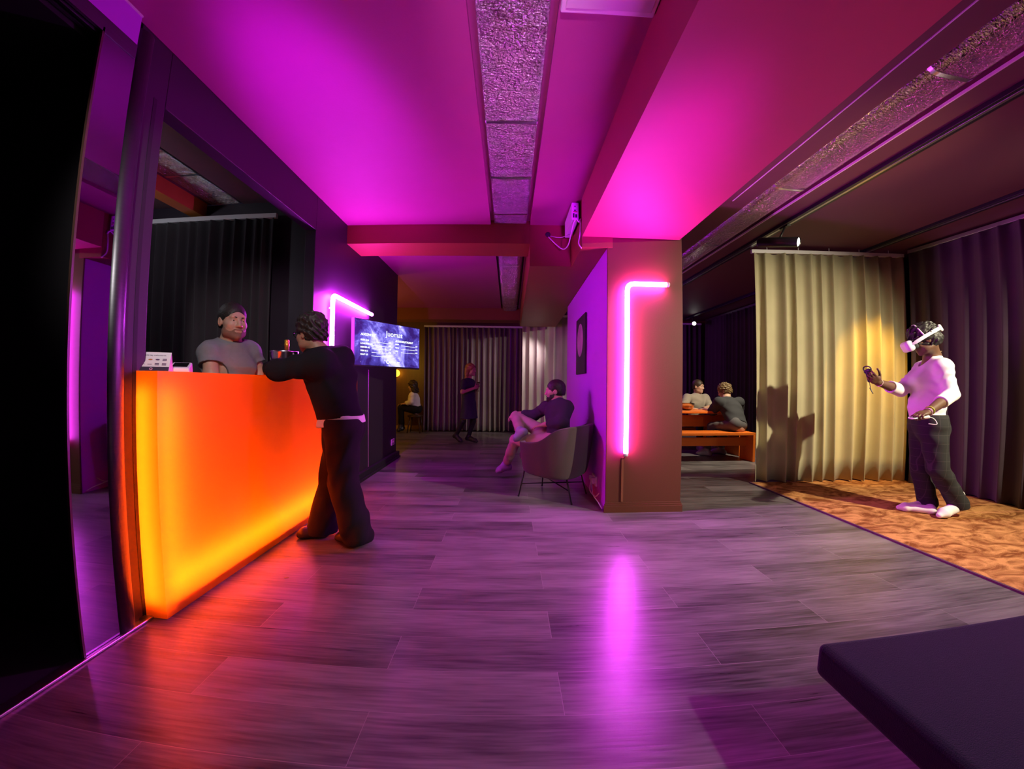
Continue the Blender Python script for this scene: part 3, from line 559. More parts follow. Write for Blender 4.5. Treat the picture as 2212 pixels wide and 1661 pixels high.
# ================================================================ bodies: blended volumes meshed as one continuous surface
class Vol:
    """signed distance on a regular grid; shapes are blended in and one surface is taken out"""
    def __init__(s, lo, hi, h):
        s.h = h; s.lo = np.array(lo, float) - 2 * h; n = np.ceil((np.array(hi) + 2 * h - s.lo) / h).astype(int) + 1
        s.ax = [s.lo[i] + h * np.arange(n[i]) for i in range(3)]
        s.f = np.full(n, 1.0, np.float32)
    def _win(s, lo, hi):
        i0 = [max(0, int(math.floor((lo[a] - s.lo[a]) / s.h))) for a in range(3)]
        i1 = [min(s.f.shape[a], int(math.ceil((hi[a] - s.lo[a]) / s.h)) + 1) for a in range(3)]
        sl = tuple(slice(a, max(a, b)) for a, b in zip(i0, i1))
        g = np.meshgrid(*[s.ax[a][sl[a]] for a in range(3)], indexing='ij', sparse=True)
        return sl, g
    def _put(s, sl, d, k, op):
        f = s.f[sl]
        if f.size == 0: return
        if op == 'add':
            if k > 0:
                q = np.maximum(k - np.abs(f - d), 0) / k; s.f[sl] = np.minimum(f, d) - q * q * k * 0.25
            else: s.f[sl] = np.minimum(f, d)
        else:
            d = -d
            if k > 0:
                q = np.maximum(k - np.abs(f - d), 0) / k; s.f[sl] = np.maximum(f, d) + q * q * k * 0.25
            else: s.f[sl] = np.maximum(f, d)
    def cone(s, a, b, r1, r2, k=0.02, flat=None, fs=1.0, op='add', noise=None):
        """tapered round limb from a to b; flat = direction squeezed by factor fs"""
        a, b = np.array(a, float), np.array(b, float); R = max(r1, r2) + k + 3 * s.h
        if fs > 1: R *= fs
        sl, g = s._win(np.minimum(a, b) - R, np.maximum(a, b) + R)
        ba = b - a; L2 = max(ba @ ba, 1e-12)
        p = [g[i] - a[i] for i in range(3)]
        t = np.clip((p[0] * ba[0] + p[1] * ba[1] + p[2] * ba[2]) / L2, 0, 1)
        q = [p[i] - ba[i] * t for i in range(3)]
        if flat is not None:
            w = np.array(flat, float); w /= np.linalg.norm(w); dw = q[0] * w[0] + q[1] * w[1] + q[2] * w[2]
            e = (1 / fs - 1) * dw; q = [q[i] + w[i] * e for i in range(3)]
        d = np.sqrt(q[0] ** 2 + q[1] ** 2 + q[2] ** 2) - (r1 + (r2 - r1) * t)
        if flat is not None and fs < 1: d = d * (0.5 + 0.5 * fs)
        if noise: d = d + noise(g)
        s._put(sl, d.astype(np.float32), k, op); return s
    def chain(s, pts, rs, k=0.02, flat=None, fs=1.0, noise=None):
        for i in range(len(pts) - 1): s.cone(pts[i], pts[i + 1], rs[i], rs[i + 1], k, flat, fs, noise=noise)
        return s
    def ball(s, c, r, M=None, k=0.02, op='add', noise=None):
        """ellipsoid with radii r and axes M (rows)"""
        c = np.array(c, float); r = np.array(r if hasattr(r, '__len__') else (r, r, r), float); R = r.max() + k + 3 * s.h
        sl, g = s._win(c - R, c + R); p = [g[i] - c[i] for i in range(3)]
        if M is not None: p = [M[j][0] * p[0] + M[j][1] * p[1] + M[j][2] * p[2] for j in range(3)]
        k0 = np.sqrt((p[0] / r[0]) ** 2 + (p[1] / r[1]) ** 2 + (p[2] / r[2]) ** 2); k1 = np.sqrt((p[0] / r[0] ** 2) ** 2 + (p[1] / r[1] ** 2) ** 2 + (p[2] / r[2] ** 2) ** 2)
        d = k0 * (k0 - 1) / np.maximum(k1, 1e-6)
        if noise: d = d + noise(g)
        s._put(sl, d.astype(np.float32), k, op); return s
    def box(s, c, r, M, rnd=0.005, k=0.005, op='add'):
        c = np.array(c, float); R = np.linalg.norm(r) + k + 3 * s.h
        sl, g = s._win(c - R, c + R); p = [g[i] - c[i] for i in range(3)]
        q = [np.abs(M[j][0] * p[0] + M[j][1] * p[1] + M[j][2] * p[2]) - (r[j] - rnd) for j in range(3)]
        d = np.sqrt(np.maximum(q[0], 0) ** 2 + np.maximum(q[1], 0) ** 2 + np.maximum(q[2], 0) ** 2) + np.minimum(np.maximum(q[0], np.maximum(q[1], q[2])), 0) - rnd
        s._put(sl, d.astype(np.float32), k, op); return s
    def cut(s, p, n, k=0.0, within=None):
        """take away everything on the side of p that n points to (only inside a ball 'within' = (centre, radius), if given)"""
        p, n = np.array(p, float), np.array(n, float); n /= np.linalg.norm(n)
        lo, hi = (s.lo, s.lo + s.h * np.array(s.f.shape)) if within is None else (np.array(within[0]) - within[1], np.array(within[0]) + within[1])
        sl, g = s._win(lo, hi); d = -((g[0] - p[0]) * n[0] + (g[1] - p[1]) * n[1] + (g[2] - p[2]) * n[2])
        if within is not None:
            c = within[0]; d = np.maximum(d, np.sqrt((g[0] - c[0]) ** 2 + (g[1] - c[1]) ** 2 + (g[2] - c[2]) ** 2) - within[1])
        s._put(sl, (d + np.zeros(s.f[sl].shape)).astype(np.float32), k, 'sub'); return s
    def mesh(s, name, m, parent=None):
        f = s.f; neg = f < 0; nx, ny, nz = f.shape
        cnt = np.zeros((nx - 1, ny - 1, nz - 1), np.int8)
        cor = [(i, j, k) for i in (0, 1) for j in (0, 1) for k in (0, 1)]
        for i, j, k in cor: cnt += neg[i:nx - 1 + i, j:ny - 1 + j, k:nz - 1 + k]
        I, J, K = np.nonzero((cnt > 0) & (cnt < 8))
        if len(I) == 0: raise ValueError('empty volume ' + name)
        val = {c: f[I + c[0], J + c[1], K + c[2]] for c in cor}
        P = np.zeros((len(I), 3)); N = np.zeros(len(I))
        for a in cor:
            for ax in range(3):
                if a[ax] == 0:
                    b = list(a); b[ax] = 1; b = tuple(b); va, vb = val[a], val[b]
                    x = (va < 0) != (vb < 0); t = np.where(x, va / np.where(x, va - vb, 1), 0)
                    for q in range(3): P[:, q] += np.where(x, a[q] + (t if q == ax else 0), 0)
                    N += x
        P /= N[:, None]; P[:, 0] += I; P[:, 1] += J; P[:, 2] += K
        V = s.lo + P * s.h
        idx = np.full(cnt.shape, -1, np.int32); idx[I, J, K] = np.arange(len(I))
        F = []
        for ax in range(3):
            o = [a for a in range(3) if a != ax]
            sa = [slice(None)] * 3; sb = [slice(None)] * 3; sa[ax] = slice(0, -1); sb[ax] = slice(1, None)
            A, B = neg[tuple(sa)], neg[tuple(sb)]
            E = np.nonzero(A != B); E = np.stack(E, 1)
            ok = (E[:, o[0]] > 0) & (E[:, o[1]] > 0) & (E[:, o[0]] < f.shape[o[0]] - 1) & (E[:, o[1]] < f.shape[o[1]] - 1); E = E[ok]
            ins = A[E[:, 0], E[:, 1], E[:, 2]]
            def cell(d0, d1):
                e = E.copy(); e[:, o[0]] += d0; e[:, o[1]] += d1; return idx[e[:, 0], e[:, 1], e[:, 2]]
            q = np.stack([cell(-1, -1), cell(0, -1), cell(0, 0), cell(-1, 0)], 1)
            flip = ins if ax != 1 else ~ins
            q[~flip] = q[~flip][:, ::-1]; F.append(q)
        F = np.concatenate(F); F = F[(F >= 0).all(1)]
        me = bpy.data.meshes.new(name); me.vertices.add(len(V)); me.vertices.foreach_set('co', V.astype(np.float32).ravel())
        me.loops.add(F.size); me.loops.foreach_set('vertex_index', F.ravel().astype(np.int32))
        me.polygons.add(len(F)); me.polygons.foreach_set('loop_start', np.arange(0, F.size, 4, dtype=np.int32)); me.polygons.foreach_set('loop_total', np.full(len(F), 4, np.int32))
        me.polygons.foreach_set('use_smooth', np.ones(len(F), bool)); me.update(calc_edges=True); me.validate()
        o = bpy.data.objects.new(name, me); C.objects.link(o)
        if m: me.materials.append(m)
        if parent:
            o.parent = parent; o.matrix_parent_inverse = (Matrix.Translation(parent.location) @ parent.rotation_euler.to_matrix().to_4x4()).inverted()
        return o

def unit(v): v = np.array(v, float); return v / np.linalg.norm(v)
V3 = lambda p: np.array(p, float)
def folds(amp, direction, freq, seed=0.0):
    """soft creases running across 'direction'"""
    d = unit(direction); e = unit(np.cross(d, [0.3, 0.2, 0.9]))
    def fn(g):
        a = g[0] * d[0] + g[1] * d[1] + g[2] * d[2]; b = g[0] * e[0] + g[1] * e[1] + g[2] * e[2]
        return amp * np.sin(freq * a + 1.7 * np.sin(freq * 0.45 * b + seed) + seed) * (0.6 + 0.4 * np.sin(freq * 0.3 * a + 11 * b + seed))
    return fn
def curls(amp, freq, seed=0.0):
    def fn(g):
        x, y, z = g[0] * freq + seed, g[1] * freq + 1.3 * seed, g[2] * freq
        return amp * (np.sin(x + 2 * np.sin(0.7 * z + y)) * np.sin(y + 1.5 * np.sin(0.8 * x)) + 0.6 * np.sin(1.9 * z + x + y))
    return fn

class Head:
    """local frame of a head: s = to its left, f = forward, u = up"""
    def __init__(s, c, f, u=(0, 0, 1), k=1.0):
        s.c = V3(c); s.f = unit(f); u = V3(u); s.u = unit(u - s.f * (u @ s.f)); s.s = np.cross(s.u, s.f); s.k = k
        s.M = [s.s, s.f, s.u]
    def p(s, a, b, c): return s.c + (s.s * a + s.f * b + s.u * c) * s.k
    def body(s, V, jaw=1.0):
        k = s.k; M = s.M
        e = lambda c, r, kk=0.02, op='add': V.ball(s.p(*c), [q * k for q in r], M, kk, op)
        e((0, -0.014, 0.036), (0.076, 0.097, 0.084)); e((0, 0.030, -0.022), (0.064, 0.064, 0.088), 0.03)
        e((0, 0.040, -0.082), (0.050 * jaw, 0.046, 0.036), 0.03); e((0, 0.074, -0.104), (0.022 * jaw, 0.018, 0.016), 0.025)
        for a in (-1, 1):
            e((0.038 * a, 0.060, -0.028), (0.024, 0.024, 0.022), 0.03); e((0.052 * a * jaw, 0.018, -0.075), (0.016, 0.030, 0.022), 0.03)
        V.cone(s.p(-0.034, 0.082, 0.024), s.p(0.034, 0.082, 0.024), 0.013 * k, 0.013 * k, 0.02)
        for a in (-1, 1):
            e((0.032 * a, 0.100, 0.003), (0.020, 0.013, 0.011), 0.012, 'sub')
            V.ball(s.p(0.031 * a, 0.0765, 0.003), 0.0148 * k, M, 0.004); V.ball(s.p(0.031 * a, 0.0925, -0.0005), [0.0118 * k, 0.0085 * k, 0.0046 * k], M, 0.002, 'sub')
        V.cone(s.p(0, 0.088, 0.012), s.p(0, 0.108, -0.030), 0.009 * k, 0.013 * k, 0.012)
        for a in (-1, 1): e((0.012 * a, 0.098, -0.035), (0.009, 0.011, 0.008), 0.008)
        V.cone(s.p(-0.018, 0.086, -0.061), s.p(0.018, 0.086, -0.061), 0.008 * k, 0.008 * k, 0.01)
        V.cone(s.p(-0.016, 0.085, -0.074), s.p(0.016, 0.085, -0.074), 0.008 * k, 0.008 * k, 0.01)
        V.cone(s.p(-0.024, 0.094, -0.0675), s.p(0.024, 0.094, -0.0675), 0.0022, 0.0022, 0.004, op='sub')
        for a in (-1, 1):
            e((0.077 * a, -0.010, -0.008), (0.011, 0.021, 0.032), 0.012); e((0.087 * a, -0.004, -0.006), (0.006, 0.011, 0.018), 0.006, 'sub')
    def features(s, parent, brow, iris=(0.05, 0.03, 0.02), lips=None, skin=None):
        k = s.k
        for a in (-1, 1):
            c = s.p(0.031 * a, 0.0775, 0.003)
            sph = [(0.0115 * k * math.sin(PI * i / 12), -0.0115 * k * math.cos(PI * i / 12)) for i in range(13)]
            e = MB().lathe(sph, c, 18).build('eye', mat('eye_white', (0.72, 0.69, 0.66), 0.25, vary=0.02), parent)
            ic = s.p(0.031 * a, 0.0775 + 0.0105, 0.002)
            MB().lathe([(0.0, 0.0018), (0.0040 * k, 0.001), (0.0055 * k, -0.001)], ic, 14, s.f).build('iris', mat('iris_%d' % int(iris[0] * 1000), iris, 0.15), e)
            b = [s.p(a * x, y, z) for x, y, z in ((0.013, 0.0965, 0.0205), (0.026, 0.0935, 0.0235), (0.039, 0.0865, 0.0235), (0.049, 0.0755, 0.0185))]
            if brow: MB().tube(smooth_path(b, 4), [0.0022 * k] + [0.0042 * k] * 5 + [0.0032 * k] * 5 + [0.0018 * k] * 2, 8).build('eyebrow', brow, parent)
        if lips:
            pts = [s.p(x, y, z) for x, y, z in ((-0.024, 0.0825, -0.064), (-0.012, 0.0925, -0.0605), (0, 0.0945, -0.062), (0.012, 0.0925, -0.0605), (0.024, 0.0825, -0.064))]
            p2 = [s.p(x, y, z) for x, y, z in ((-0.022, 0.083, -0.069), (-0.010, 0.091, -0.0755), (0.0, 0.0925, -0.0765), (0.010, 0.091, -0.0755), (0.022, 0.083, -0.069))]
            MB().tube(pts, [0.002, 0.0038, 0.0035, 0.0038, 0.002], 8).tube(p2, [0.002, 0.0042, 0.0048, 0.0042, 0.002], 8).build('lips', lips, parent)
    def beard(s, parent, m, h, t=0.003, top=-0.034, jaw=1.0):
        """thin layer over the jaw, chin and upper lip"""
        V = Vol(s.c - 0.18, s.c + 0.18, h); k = s.k; s.body(V, jaw); V.f -= t
        V.cut(s.p(0, 0.05, top - 0.004), s.u * 1.0 + s.f * 0.22); V.cut(s.p(0, 0.006, 0), -s.f)
        V.ball(s.p(0, 0.105, -0.0675), [0.025 * k, 0.045 * k, 0.0095 * k], s.M, 0.003, 'sub')
        for a in (-1, 1): V.ball(s.p(0.050 * a, 0.080, -0.042), [0.027 * k, 0.034 * k, 0.026 * k], s.M, 0.004, 'sub')
        V.ball(s.p(0, 0.118, -0.030), [0.019 * k, 0.03 * k, 0.0165 * k], s.M, 0.002, 'sub')
        return V.mesh('beard', m, parent)
    def hair(s, parent, m, h, t=0.012, noise=None, back=-0.06, front=(0.062, 0.052), sides=-0.03, extra=None, name='hair'):
        """cap of hair: swollen skull with the face taken out; front = (forward, up) of the hairline"""
        lo = s.c - 0.30; hi = s.c + 0.24
        if extra: lo = lo - 0.22
        V = Vol(lo, hi, h); k = s.k; M = s.M
        V.ball(s.p(0, -0.016, 0.038), [(0.076 + t) * k, (0.097 + t) * k, (0.086 + t * 1.25) * k], M, 0, noise=noise)
        V.ball(s.p(0, -0.045, -0.01), [(0.066 + t) * k, (0.062 + t) * k, 0.075 * k], M, 0.02, noise=noise)
        if extra: extra(V, s)
        # face and ears stay clear
        V.ball(s.p(0, front[0] + 0.085, front[1] - 0.135), [0.118 * k, 0.105 * k, 0.150 * k], M, 0.006, 'sub')
        if sides is not None:
            for a in (-1, 1): V.ball(s.p(0.092 * a, 0.012, sides - 0.045), [0.032 * k, 0.052 * k, 0.066 * k], M, 0.006, 'sub')
        if back is not None: V.cut(s.p(0, 0, back), -s.u)
        return V.mesh(name, m, parent)

def hand(V, wrist, d, n, side, curl=(0.5, 0.6, 0.7, 0.8), spread=0.1, thumb=0.5, k=1.0):
    """hand blended on to the forearm: d = towards the knuckles, n = the way the palm faces, side = the side the thumb is on"""
    w, d = V3(wrist), unit(d); n = V3(n); n = unit(n - d * (n @ d)); t = V3(side); t = unit(t - d * (t @ d) - n * (t @ n))
    M = [t, d, n]
    V.ball(w + d * 0.052 * k, [0.041 * k, 0.056 * k, 0.017 * k], M, 0.02)
    V.cone(w + d * 0.045 * k + t * 0.022 * k, w + d * 0.086 * k + t * 0.028 * k, 0.014 * k, 0.010 * k, 0.012); V.cone(w + d * 0.045 * k - t * 0.022 * k, w + d * 0.080 * k - t * 0.029 * k, 0.014 * k, 0.009 * k, 0.012)
    L = ((0.040, 0.026, 0.020), (0.044, 0.029, 0.021), (0.041, 0.027, 0.020), (0.032, 0.021, 0.018))
    for i in range(4):
        off = (0.030, 0.0105, -0.0095, -0.029)[i] * k
        p = w + d * (0.086, 0.090, 0.087, 0.079)[i] * k + t * off
        ang = 0.25 * curl[i]; dirn = unit(d + t * spread * (1.5 - i) * 0.35)
        for j in range(3):
            dd = unit(dirn * math.cos(ang) + n * math.sin(ang)); q = p + dd * L[i][j] * k
            r0 = (0.0092, 0.0085, 0.0078)[j] * k * (0.88 if i == 3 else 1); V.cone(p, q, r0, r0 * 0.92, 0.004); p = q; ang += curl[i] * (1.25, 0.9, 0.5)[j]
    p = w + d * 0.026 * k + t * 0.030 * k + n * 0.004
    for j, l in enumerate((0.040, 0.032, 0.027)):
        a = 0.75 - 0.25 * j * (0.4 + thumb); dd = unit(d * math.cos(a) + t * math.sin(a) + n * (0.25 + thumb * 0.55) * (0.5 + 0.4 * j)); q = p + dd * l * k
        V.cone(p, q, (0.0145, 0.0105, 0.0092)[j] * k, (0.0105, 0.0092, 0.0085)[j] * k, 0.01 if j == 0 else 0.004); p = q

def bounds(pts, pad=0.2):
    a = np.array([V3(p) for p in pts]); return a.min(0) - pad, a.max(0) + pad
def skin_mat(name, col): 
    m = mat(name, col, 0.5, vary=0.08, scale=25, bump=0.08, bscale=160); b = m.node_tree.nodes['Principled BSDF']
    b.inputs['Subsurface Weight'].default_value = 0.08; b.inputs['Subsurface Radius'].default_value = (0.02, 0.008, 0.004); return m
def foot(V, ankle, heel, toe, k=0.02, r=1.0):
    a, h, t = V3(ankle), V3(heel), V3(toe); ball = h + (t - h) * 0.70
    V.cone(a, h + (0, 0, 0.032 * r), 0.042 * r, 0.032 * r, k); V.cone(h + (0, 0, 0.034 * r), ball + (0, 0, 0.030 * r), 0.033 * r, 0.034 * r, k, np.cross(t - h, (0, 0, 1)), 1.12)
    V.cone(a + (t - a) * 0.25, ball + (0, 0, 0.032), 0.036 * r, 0.030 * r, k); V.cone(ball + (0, 0, 0.028 * r), t + (h - t) * 0.12 + (0, 0, 0.020 * r), 0.034 * r, 0.020 * r, k, np.cross(t - h, (0, 0, 1)), 1.25)
# ================================================================ people
def torso(V, pel, chest, neck, left, w, dpt, k=0.04, noise=None):
    """trunk from pelvis to neck; left = unit vector to the figure's left; w = half width of hips, waist, chest"""
    pel, chest, neck = V3(pel), V3(chest), V3(neck); f = unit(np.cross(left, chest - pel)); waist = pel + (chest - pel) * 0.5
    for c, hw in ((pel, w[0]), (waist, w[1]), (chest, w[2])):
        pass
    V.cone(pel, waist, w[0], w[1], k, f, dpt, noise=noise); V.cone(waist, chest, w[1], w[2], k, f, dpt, noise=noise)
    V.cone(chest, chest + (neck - chest) * 0.55, w[2], w[2] * 0.62, k, f, dpt, noise=noise)

# ---------------------------------------------------------------- player with headset
def headset_player():
    t = thing('person', 'person in white long-sleeved top and checked trousers playing with a headset on', 'person', (3.75, 3.0, 0.011))
    skin = skin_mat('deep_brown_skin', (0.13, 0.062, 0.036))
    Hd = Head(at(1995, 734, Y=2.97), (-0.76, 0.56, -0.46), k=1.0)
    neck = V3(at(2014, 770, Y=2.99)); chest = V3(at(2012, 820, Y=2.98)); pel = V3(at(2004, 918, Y=2.98))
    shL, shR = V3(at(2036, 793, Y=2.83)), V3(at(1994, 797, Y=3.15)); left = unit(shL - shR)
    eL, wL = V3(at(2055, 852, Y=2.78)), V3(at(2004, 890, Y=2.66)); eR, wR = V3(at(1945, 843, Y=3.10)), V3(at(1897, 826, Y=3.00))
    hL, hR = pel + left * 0.095, pel - left * 0.095
    kL, kR = V3(at(2026, 1012, Y=2.87)), V3(at(1989, 1012, Y=3.08)); aL, aR = V3(at(2070, 1088, Y=2.86)), V3(at(2004, 1088, Y=3.06))
    FZ = 0.012
    heelL, toeL = V3(at(2079, 1102, Y=2.86)), V3(at(2022, 1121, Z=FZ)); heelR, toeR = V3(at(2012, 1110, Z=FZ)), V3(at(1932, 1100, Z=FZ))
    V = Vol(*bounds([Hd.c + (0, 0, 0.02), pel, eL, wL, wR, eR, toeL, toeR, heelL], 0.17), 0.005)
    Hd.body(V); V.cone(Hd.p(0, -0.025, -0.06), neck, 0.056, 0.060, 0.03); V.cone(neck, chest, 0.06, 0.085, 0.04)
    torso(V, pel, chest, neck, left, (0.145, 0.125, 0.16), 0.66)
    for sh, e, w in ((shL, eL, wL), (shR, eR, wR)):
        V.cone(sh, e, 0.050, 0.042, 0.03); V.cone(e, e + (w - e) * 0.35, 0.043, 0.044, 0.02); V.cone(e + (w - e) * 0.35, w, 0.044, 0.028, 0.02)
    hand(V, wL, unit(V3(at(1972, 898, Y=2.64)) - wL), (0.35, 0.15, -1.0), (-0.2, 0.7, -0.5), (1.25, 1.2, 1.2, 1.25), 0.0, 0.7, 0.98)
    hand(V, wR, unit(V3(at(1874, 806, Y=2.95)) - wR), (-0.25, 0.6, 0.7), (0.4, -0.2, 0.9), (0.9, 1.15, 1.25, 1.3), 0.1, 0.5, 0.98)
    for hp, kn, an in ((hL, kL, aL), (hR, kR, aR)): V.cone(hp, kn, 0.075, 0.052, 0.03); V.cone(kn, an, 0.052, 0.036, 0.02)
    foot(V, aL, heelL, toeL); foot(V, aR, heelR, toeR)
    V.mesh('body', skin, t)
    Hd.features(t, None)
    # top: fitted, sleeves to the middle of the forearm
    wh = mat('white_knit_top', (0.78, 0.75, 0.74), 0.85, vary=0.04, bump=0.15, bscale=500, spec=0.2)
    S = Vol(*bounds([neck + (0, 0, 0.05), pel, eL, eR, wL, wR], 0.18), 0.005); nz = folds(0.0035, (0.2, 0.1, 1), 75, 1.0)
    torso(S, pel + (0, 0, 0.03), chest, neck, left, (0.158, 0.142, 0.172), 0.72, noise=nz)
    S.cone(shL, shR, 0.075, 0.075, 0.05); S.cone(neck + (0, 0, -0.03), chest, 0.075, 0.1, 0.04)
    f = unit(np.cross(left, (0, 0, 1))); S.ball(chest + f * 0.055 - (0, 0, 0.02), (0.135, 0.135, 0.10), None, 0.05); S.ball(pel + f * 0.03 + (0, 0, 0.17), (0.118, 0.125, 0.15), None, 0.08, noise=nz)
    for sh, e, w in ((shL, eL, wL), (shR, eR, wR)):
        nn = folds(0.0045, e - sh, 95, 2.0); S.cone(sh, e, 0.070, 0.056, 0.035, noise=nn); c = e + (w - e) * 0.55; S.cone(e, c, 0.058, 0.054, 0.02)
        S.cut(e + (w - e) * 0.47, w - e, 0.003, (w, np.linalg.norm(w - e) * 0.56))
    S.cut(pel + (0, 0, 0.045) - f * 0.0, (0, 0, -1), 0.004)
    S.ball(neck + f * 0.065 + (0, 0, -0.012), (0.082, 0.082, 0.085), None, 0.006, 'sub'); S.ball(neck + (0, 0, 0.03), (0.078, 0.078, 0.06), None, 0.006, 'sub')
    S.mesh('top', wh, t)
    # belly and trousers
    P = Vol(*bounds([pel + (0, 0, 0.1), kL, kR, aL, aR], 0.2), 0.0055)
    tr = mat('dark_checked_trousers', (0.012, 0.011, 0.012), 0.85, vary=0.2)
    nt = tr.node_tree; b = nt.nodes['Principled BSDF']; tc = nt.nodes['Texture Coordinate']
    br = nt.nodes.new('ShaderNodeTexBrick'); br.offset = 0.0
    mp = nt.nodes.new('ShaderNodeMapping'); mp.inputs['Rotation'].default_value = (PI / 2, 0, 0); nt.links.new(tc.outputs['Object'], mp.inputs[0]); nt.links.new(mp.outputs[0], br.inputs[0])
    for kk, v in (('Scale', 1.0), ('Mortar Size', 0.0022), ('Brick Width', 0.075), ('Row Height', 0.075)): br.inputs[kk].default_value = v
    br.inputs['Color1'].default_value = br.inputs['Color2'].default_value = (0.012, 0.011, 0.012, 1); br.inputs['Mortar'].default_value = (0.034, 0.031, 0.030, 1); nt.links.new(br.outputs[0], b.inputs['Base Color'])
    P.cone(hL + (0, 0, 0.06), hR + (0, 0, 0.06), 0.112, 0.112, 0.04); P.cone(pel, pel + (0, 0, 0.06), 0.15, 0.145, 0.05, f, 0.8)
    P.ball(pel - f * 0.05 - (0, 0, 0.03), (0.115, 0.125, 0.11), None, 0.05)
    for hp, kn, an, hl in ((hL, kL, aL, heelL), (hR, kR, aR, heelR)):
        nn = folds(0.005, (kn - hp) + (0.1, 0.1, 0), 42, hp[1] * 9); P.cone(hp - (0, 0, 0.03), kn, 0.112, 0.083, 0.05, noise=nn); e = an + (0, 0, 0.0); P.cone(kn, e, 0.082, 0.078, 0.03, noise=nn)
        P.cone(e, e - (0, 0, 0.03) + (hl - an) * 0.3, 0.078, 0.080, 0.02)
    P.cut(pel + (0, 0, 0.10), (0, 0, 1), 0.004)
    for an, hl in ((aL, heelL), (aR, heelR)): P.cut(an - (0, 0, 0.035), (0.0, 0, -1) if an is aR else (0.25, 0, -1), 0.004, (an - (0, 0, 0.10), 0.16))
    P.mesh('trousers', tr, t)
    for an, hl, to in ((aL, heelL, toeL), (aR, heelR, toeR)):
        K = Vol(*bounds([an + (0, 0, 0.04), hl, to], 0.07), 0.005); foot(K, an, hl, to, 0.022, 1.12); K.cone(an, an + (0, 0, 0.08), 0.046, 0.045, 0.02); K.cut((0, 0, 0.0115), (0, 0, -1)); K.mesh('sock', wh, t)
    Hd.hair(t, mat('black_curly_hair', (0.016, 0.013, 0.012), 0.55, vary=0.3, scale=60), 0.0045, 0.020, curls(0.0095, 75, 1.0), back=None, front=(0.085, 0.068), sides=None, extra=lambda V, s: (V.ball(s.p(0, -0.075, -0.03), (0.082, 0.055, 0.062), s.M, 0.03, noise=curls(0.009, 70, 4)), V.ball(s.p(0, -0.02, 0.095), (0.085, 0.105, 0.052), s.M, 0.03, noise=curls(0.010, 70, 5)), V.cut(s.p(0, -0.04, -0.088), -s.u)))
    for c, r, col, nm in ((wL.copy(), 0.034, (0.55, 0.75, 0.05), 'lime_wristband'), (wL + unit(eL - wL) * -0.012, 0.033, (0.8, 0.45, 0.62), 'pink_wristband'), (wR + unit(eR - wR) * 0.0, 0.032, (0.75, 0.55, 0.5), 'pale_wristband')):
        ax = unit(eL - wL) if 'pale' not in nm else unit(eR - wR); c = c + ax * (0.035 if nm.startswith('lime') else 0.012)
        a1 = unit(np.cross(ax, (0, 0, 1))); a2 = np.cross(ax, a1)
        MB().tube([c + (a1 * math.cos(q) + a2 * math.sin(q)) * r for q in [2 * PI * i / 24 for i in range(25)]], 0.0035, 6).build('wristband', mat(nm, col, 0.5), t)['label'] = nm.replace('_', ' ')
    nk = [neck + (np.array([f[0], f[1], 0]) * math.cos(q) * 0.066 + left * math.sin(q) * 0.068) + (0, 0, 0.018 - 0.03 * math.cos(q)) for q in [2 * PI * i / 30 for i in range(31)]]
    MB().tube(nk, 0.003, 6).build('necklace', mat('pale_gold', (0.7, 0.55, 0.35), 0.3, metal=0.8), t)
    # headset worn on the head
    hs = thing('vr_headset', 'white virtual reality headset strapped on the player in white', 'headset', Hd.c)
    W = mat('white_headset_plastic', (0.80, 0.78, 0.80), 0.35, vary=0.02); Gd = mat('dark_foam', (0.02, 0.02, 0.022), 0.8)
    K = Vol(Hd.c - 0.26, Hd.c + 0.26, 0.0035)
    K.box(Hd.p(0, 0.133, 0.0), (0.092 * 1.03, 0.034, 0.050), Hd.M, 0.030, 0); K.mesh('visor', W, hs)
    K = Vol(Hd.c - 0.2, Hd.c + 0.2, 0.0035); K.box(Hd.p(0, 0.093, 0.0), (0.080, 0.024, 0.044), Hd.M, 0.02, 0); K.mesh('face_foam', Gd, hs)
    for a in (-1, 1):
        st = [Hd.p(0.088 * a, 0.118, 0.005), Hd.p(0.099 * a, 0.07, 0.014), Hd.p(0.102 * a, 0.0, 0.026), Hd.p(0.098 * a, -0.06, 0.034), Hd.p(0.072 * a, -0.115, 0.038), Hd.p(0.03 * a, -0.136, 0.038)]
        ps = [V3(p) for p in smooth_path(st, 6)]; mb = MB(); ring = []
        for i, p in enumerate(ps):
            d = unit(ps[min(i + 1, len(ps) - 1)] - ps[max(i - 1, 0)]); o_ = unit(np.cross(d, Hd.u)); hw = 0.012 if i < 4 else 0.0155
            ring.append([p + Hd.u * hw + o_ * 0.004, p + Hd.u * hw - o_ * 0.004, p - Hd.u * hw - o_ * 0.004, p - Hd.u * hw + o_ * 0.004])
        n = len(ring); mb.add([q for r in ring for q in r], [(4 * i + j, 4 * i + (j + 1) % 4, 4 * i + 4 + (j + 1) % 4, 4 * i + 4 + j) for i in range(n - 1) for j in range(4)] + [(0, 1, 2, 3), (4 * n - 4, 4 * n - 3, 4 * n - 2, 4 * n - 1)])
        mb.build('side_strap', W, hs, bevel=0.002)
    K = Vol(Hd.c - 0.26, Hd.c + 0.26, 0.0035); K.box(Hd.p(0, -0.142, 0.038), (0.052, 0.016, 0.034), Hd.M, 0.015, 0); K.mesh('rear_dial_housing', W, hs)
    tp = [Hd.p(0.100, 0.005, 0.035), Hd.p(0.092, 0.012, 0.085), Hd.p(0.05, 0.012, 0.142), Hd.p(0, 0.012, 0.154), Hd.p(-0.05, 0.012, 0.142), Hd.p(-0.092, 0.012, 0.085), Hd.p(-0.100, 0.005, 0.035)]
    MB().tube(smooth_path(tp, 6), 0.0055, 8).build('top_strap', W, hs)
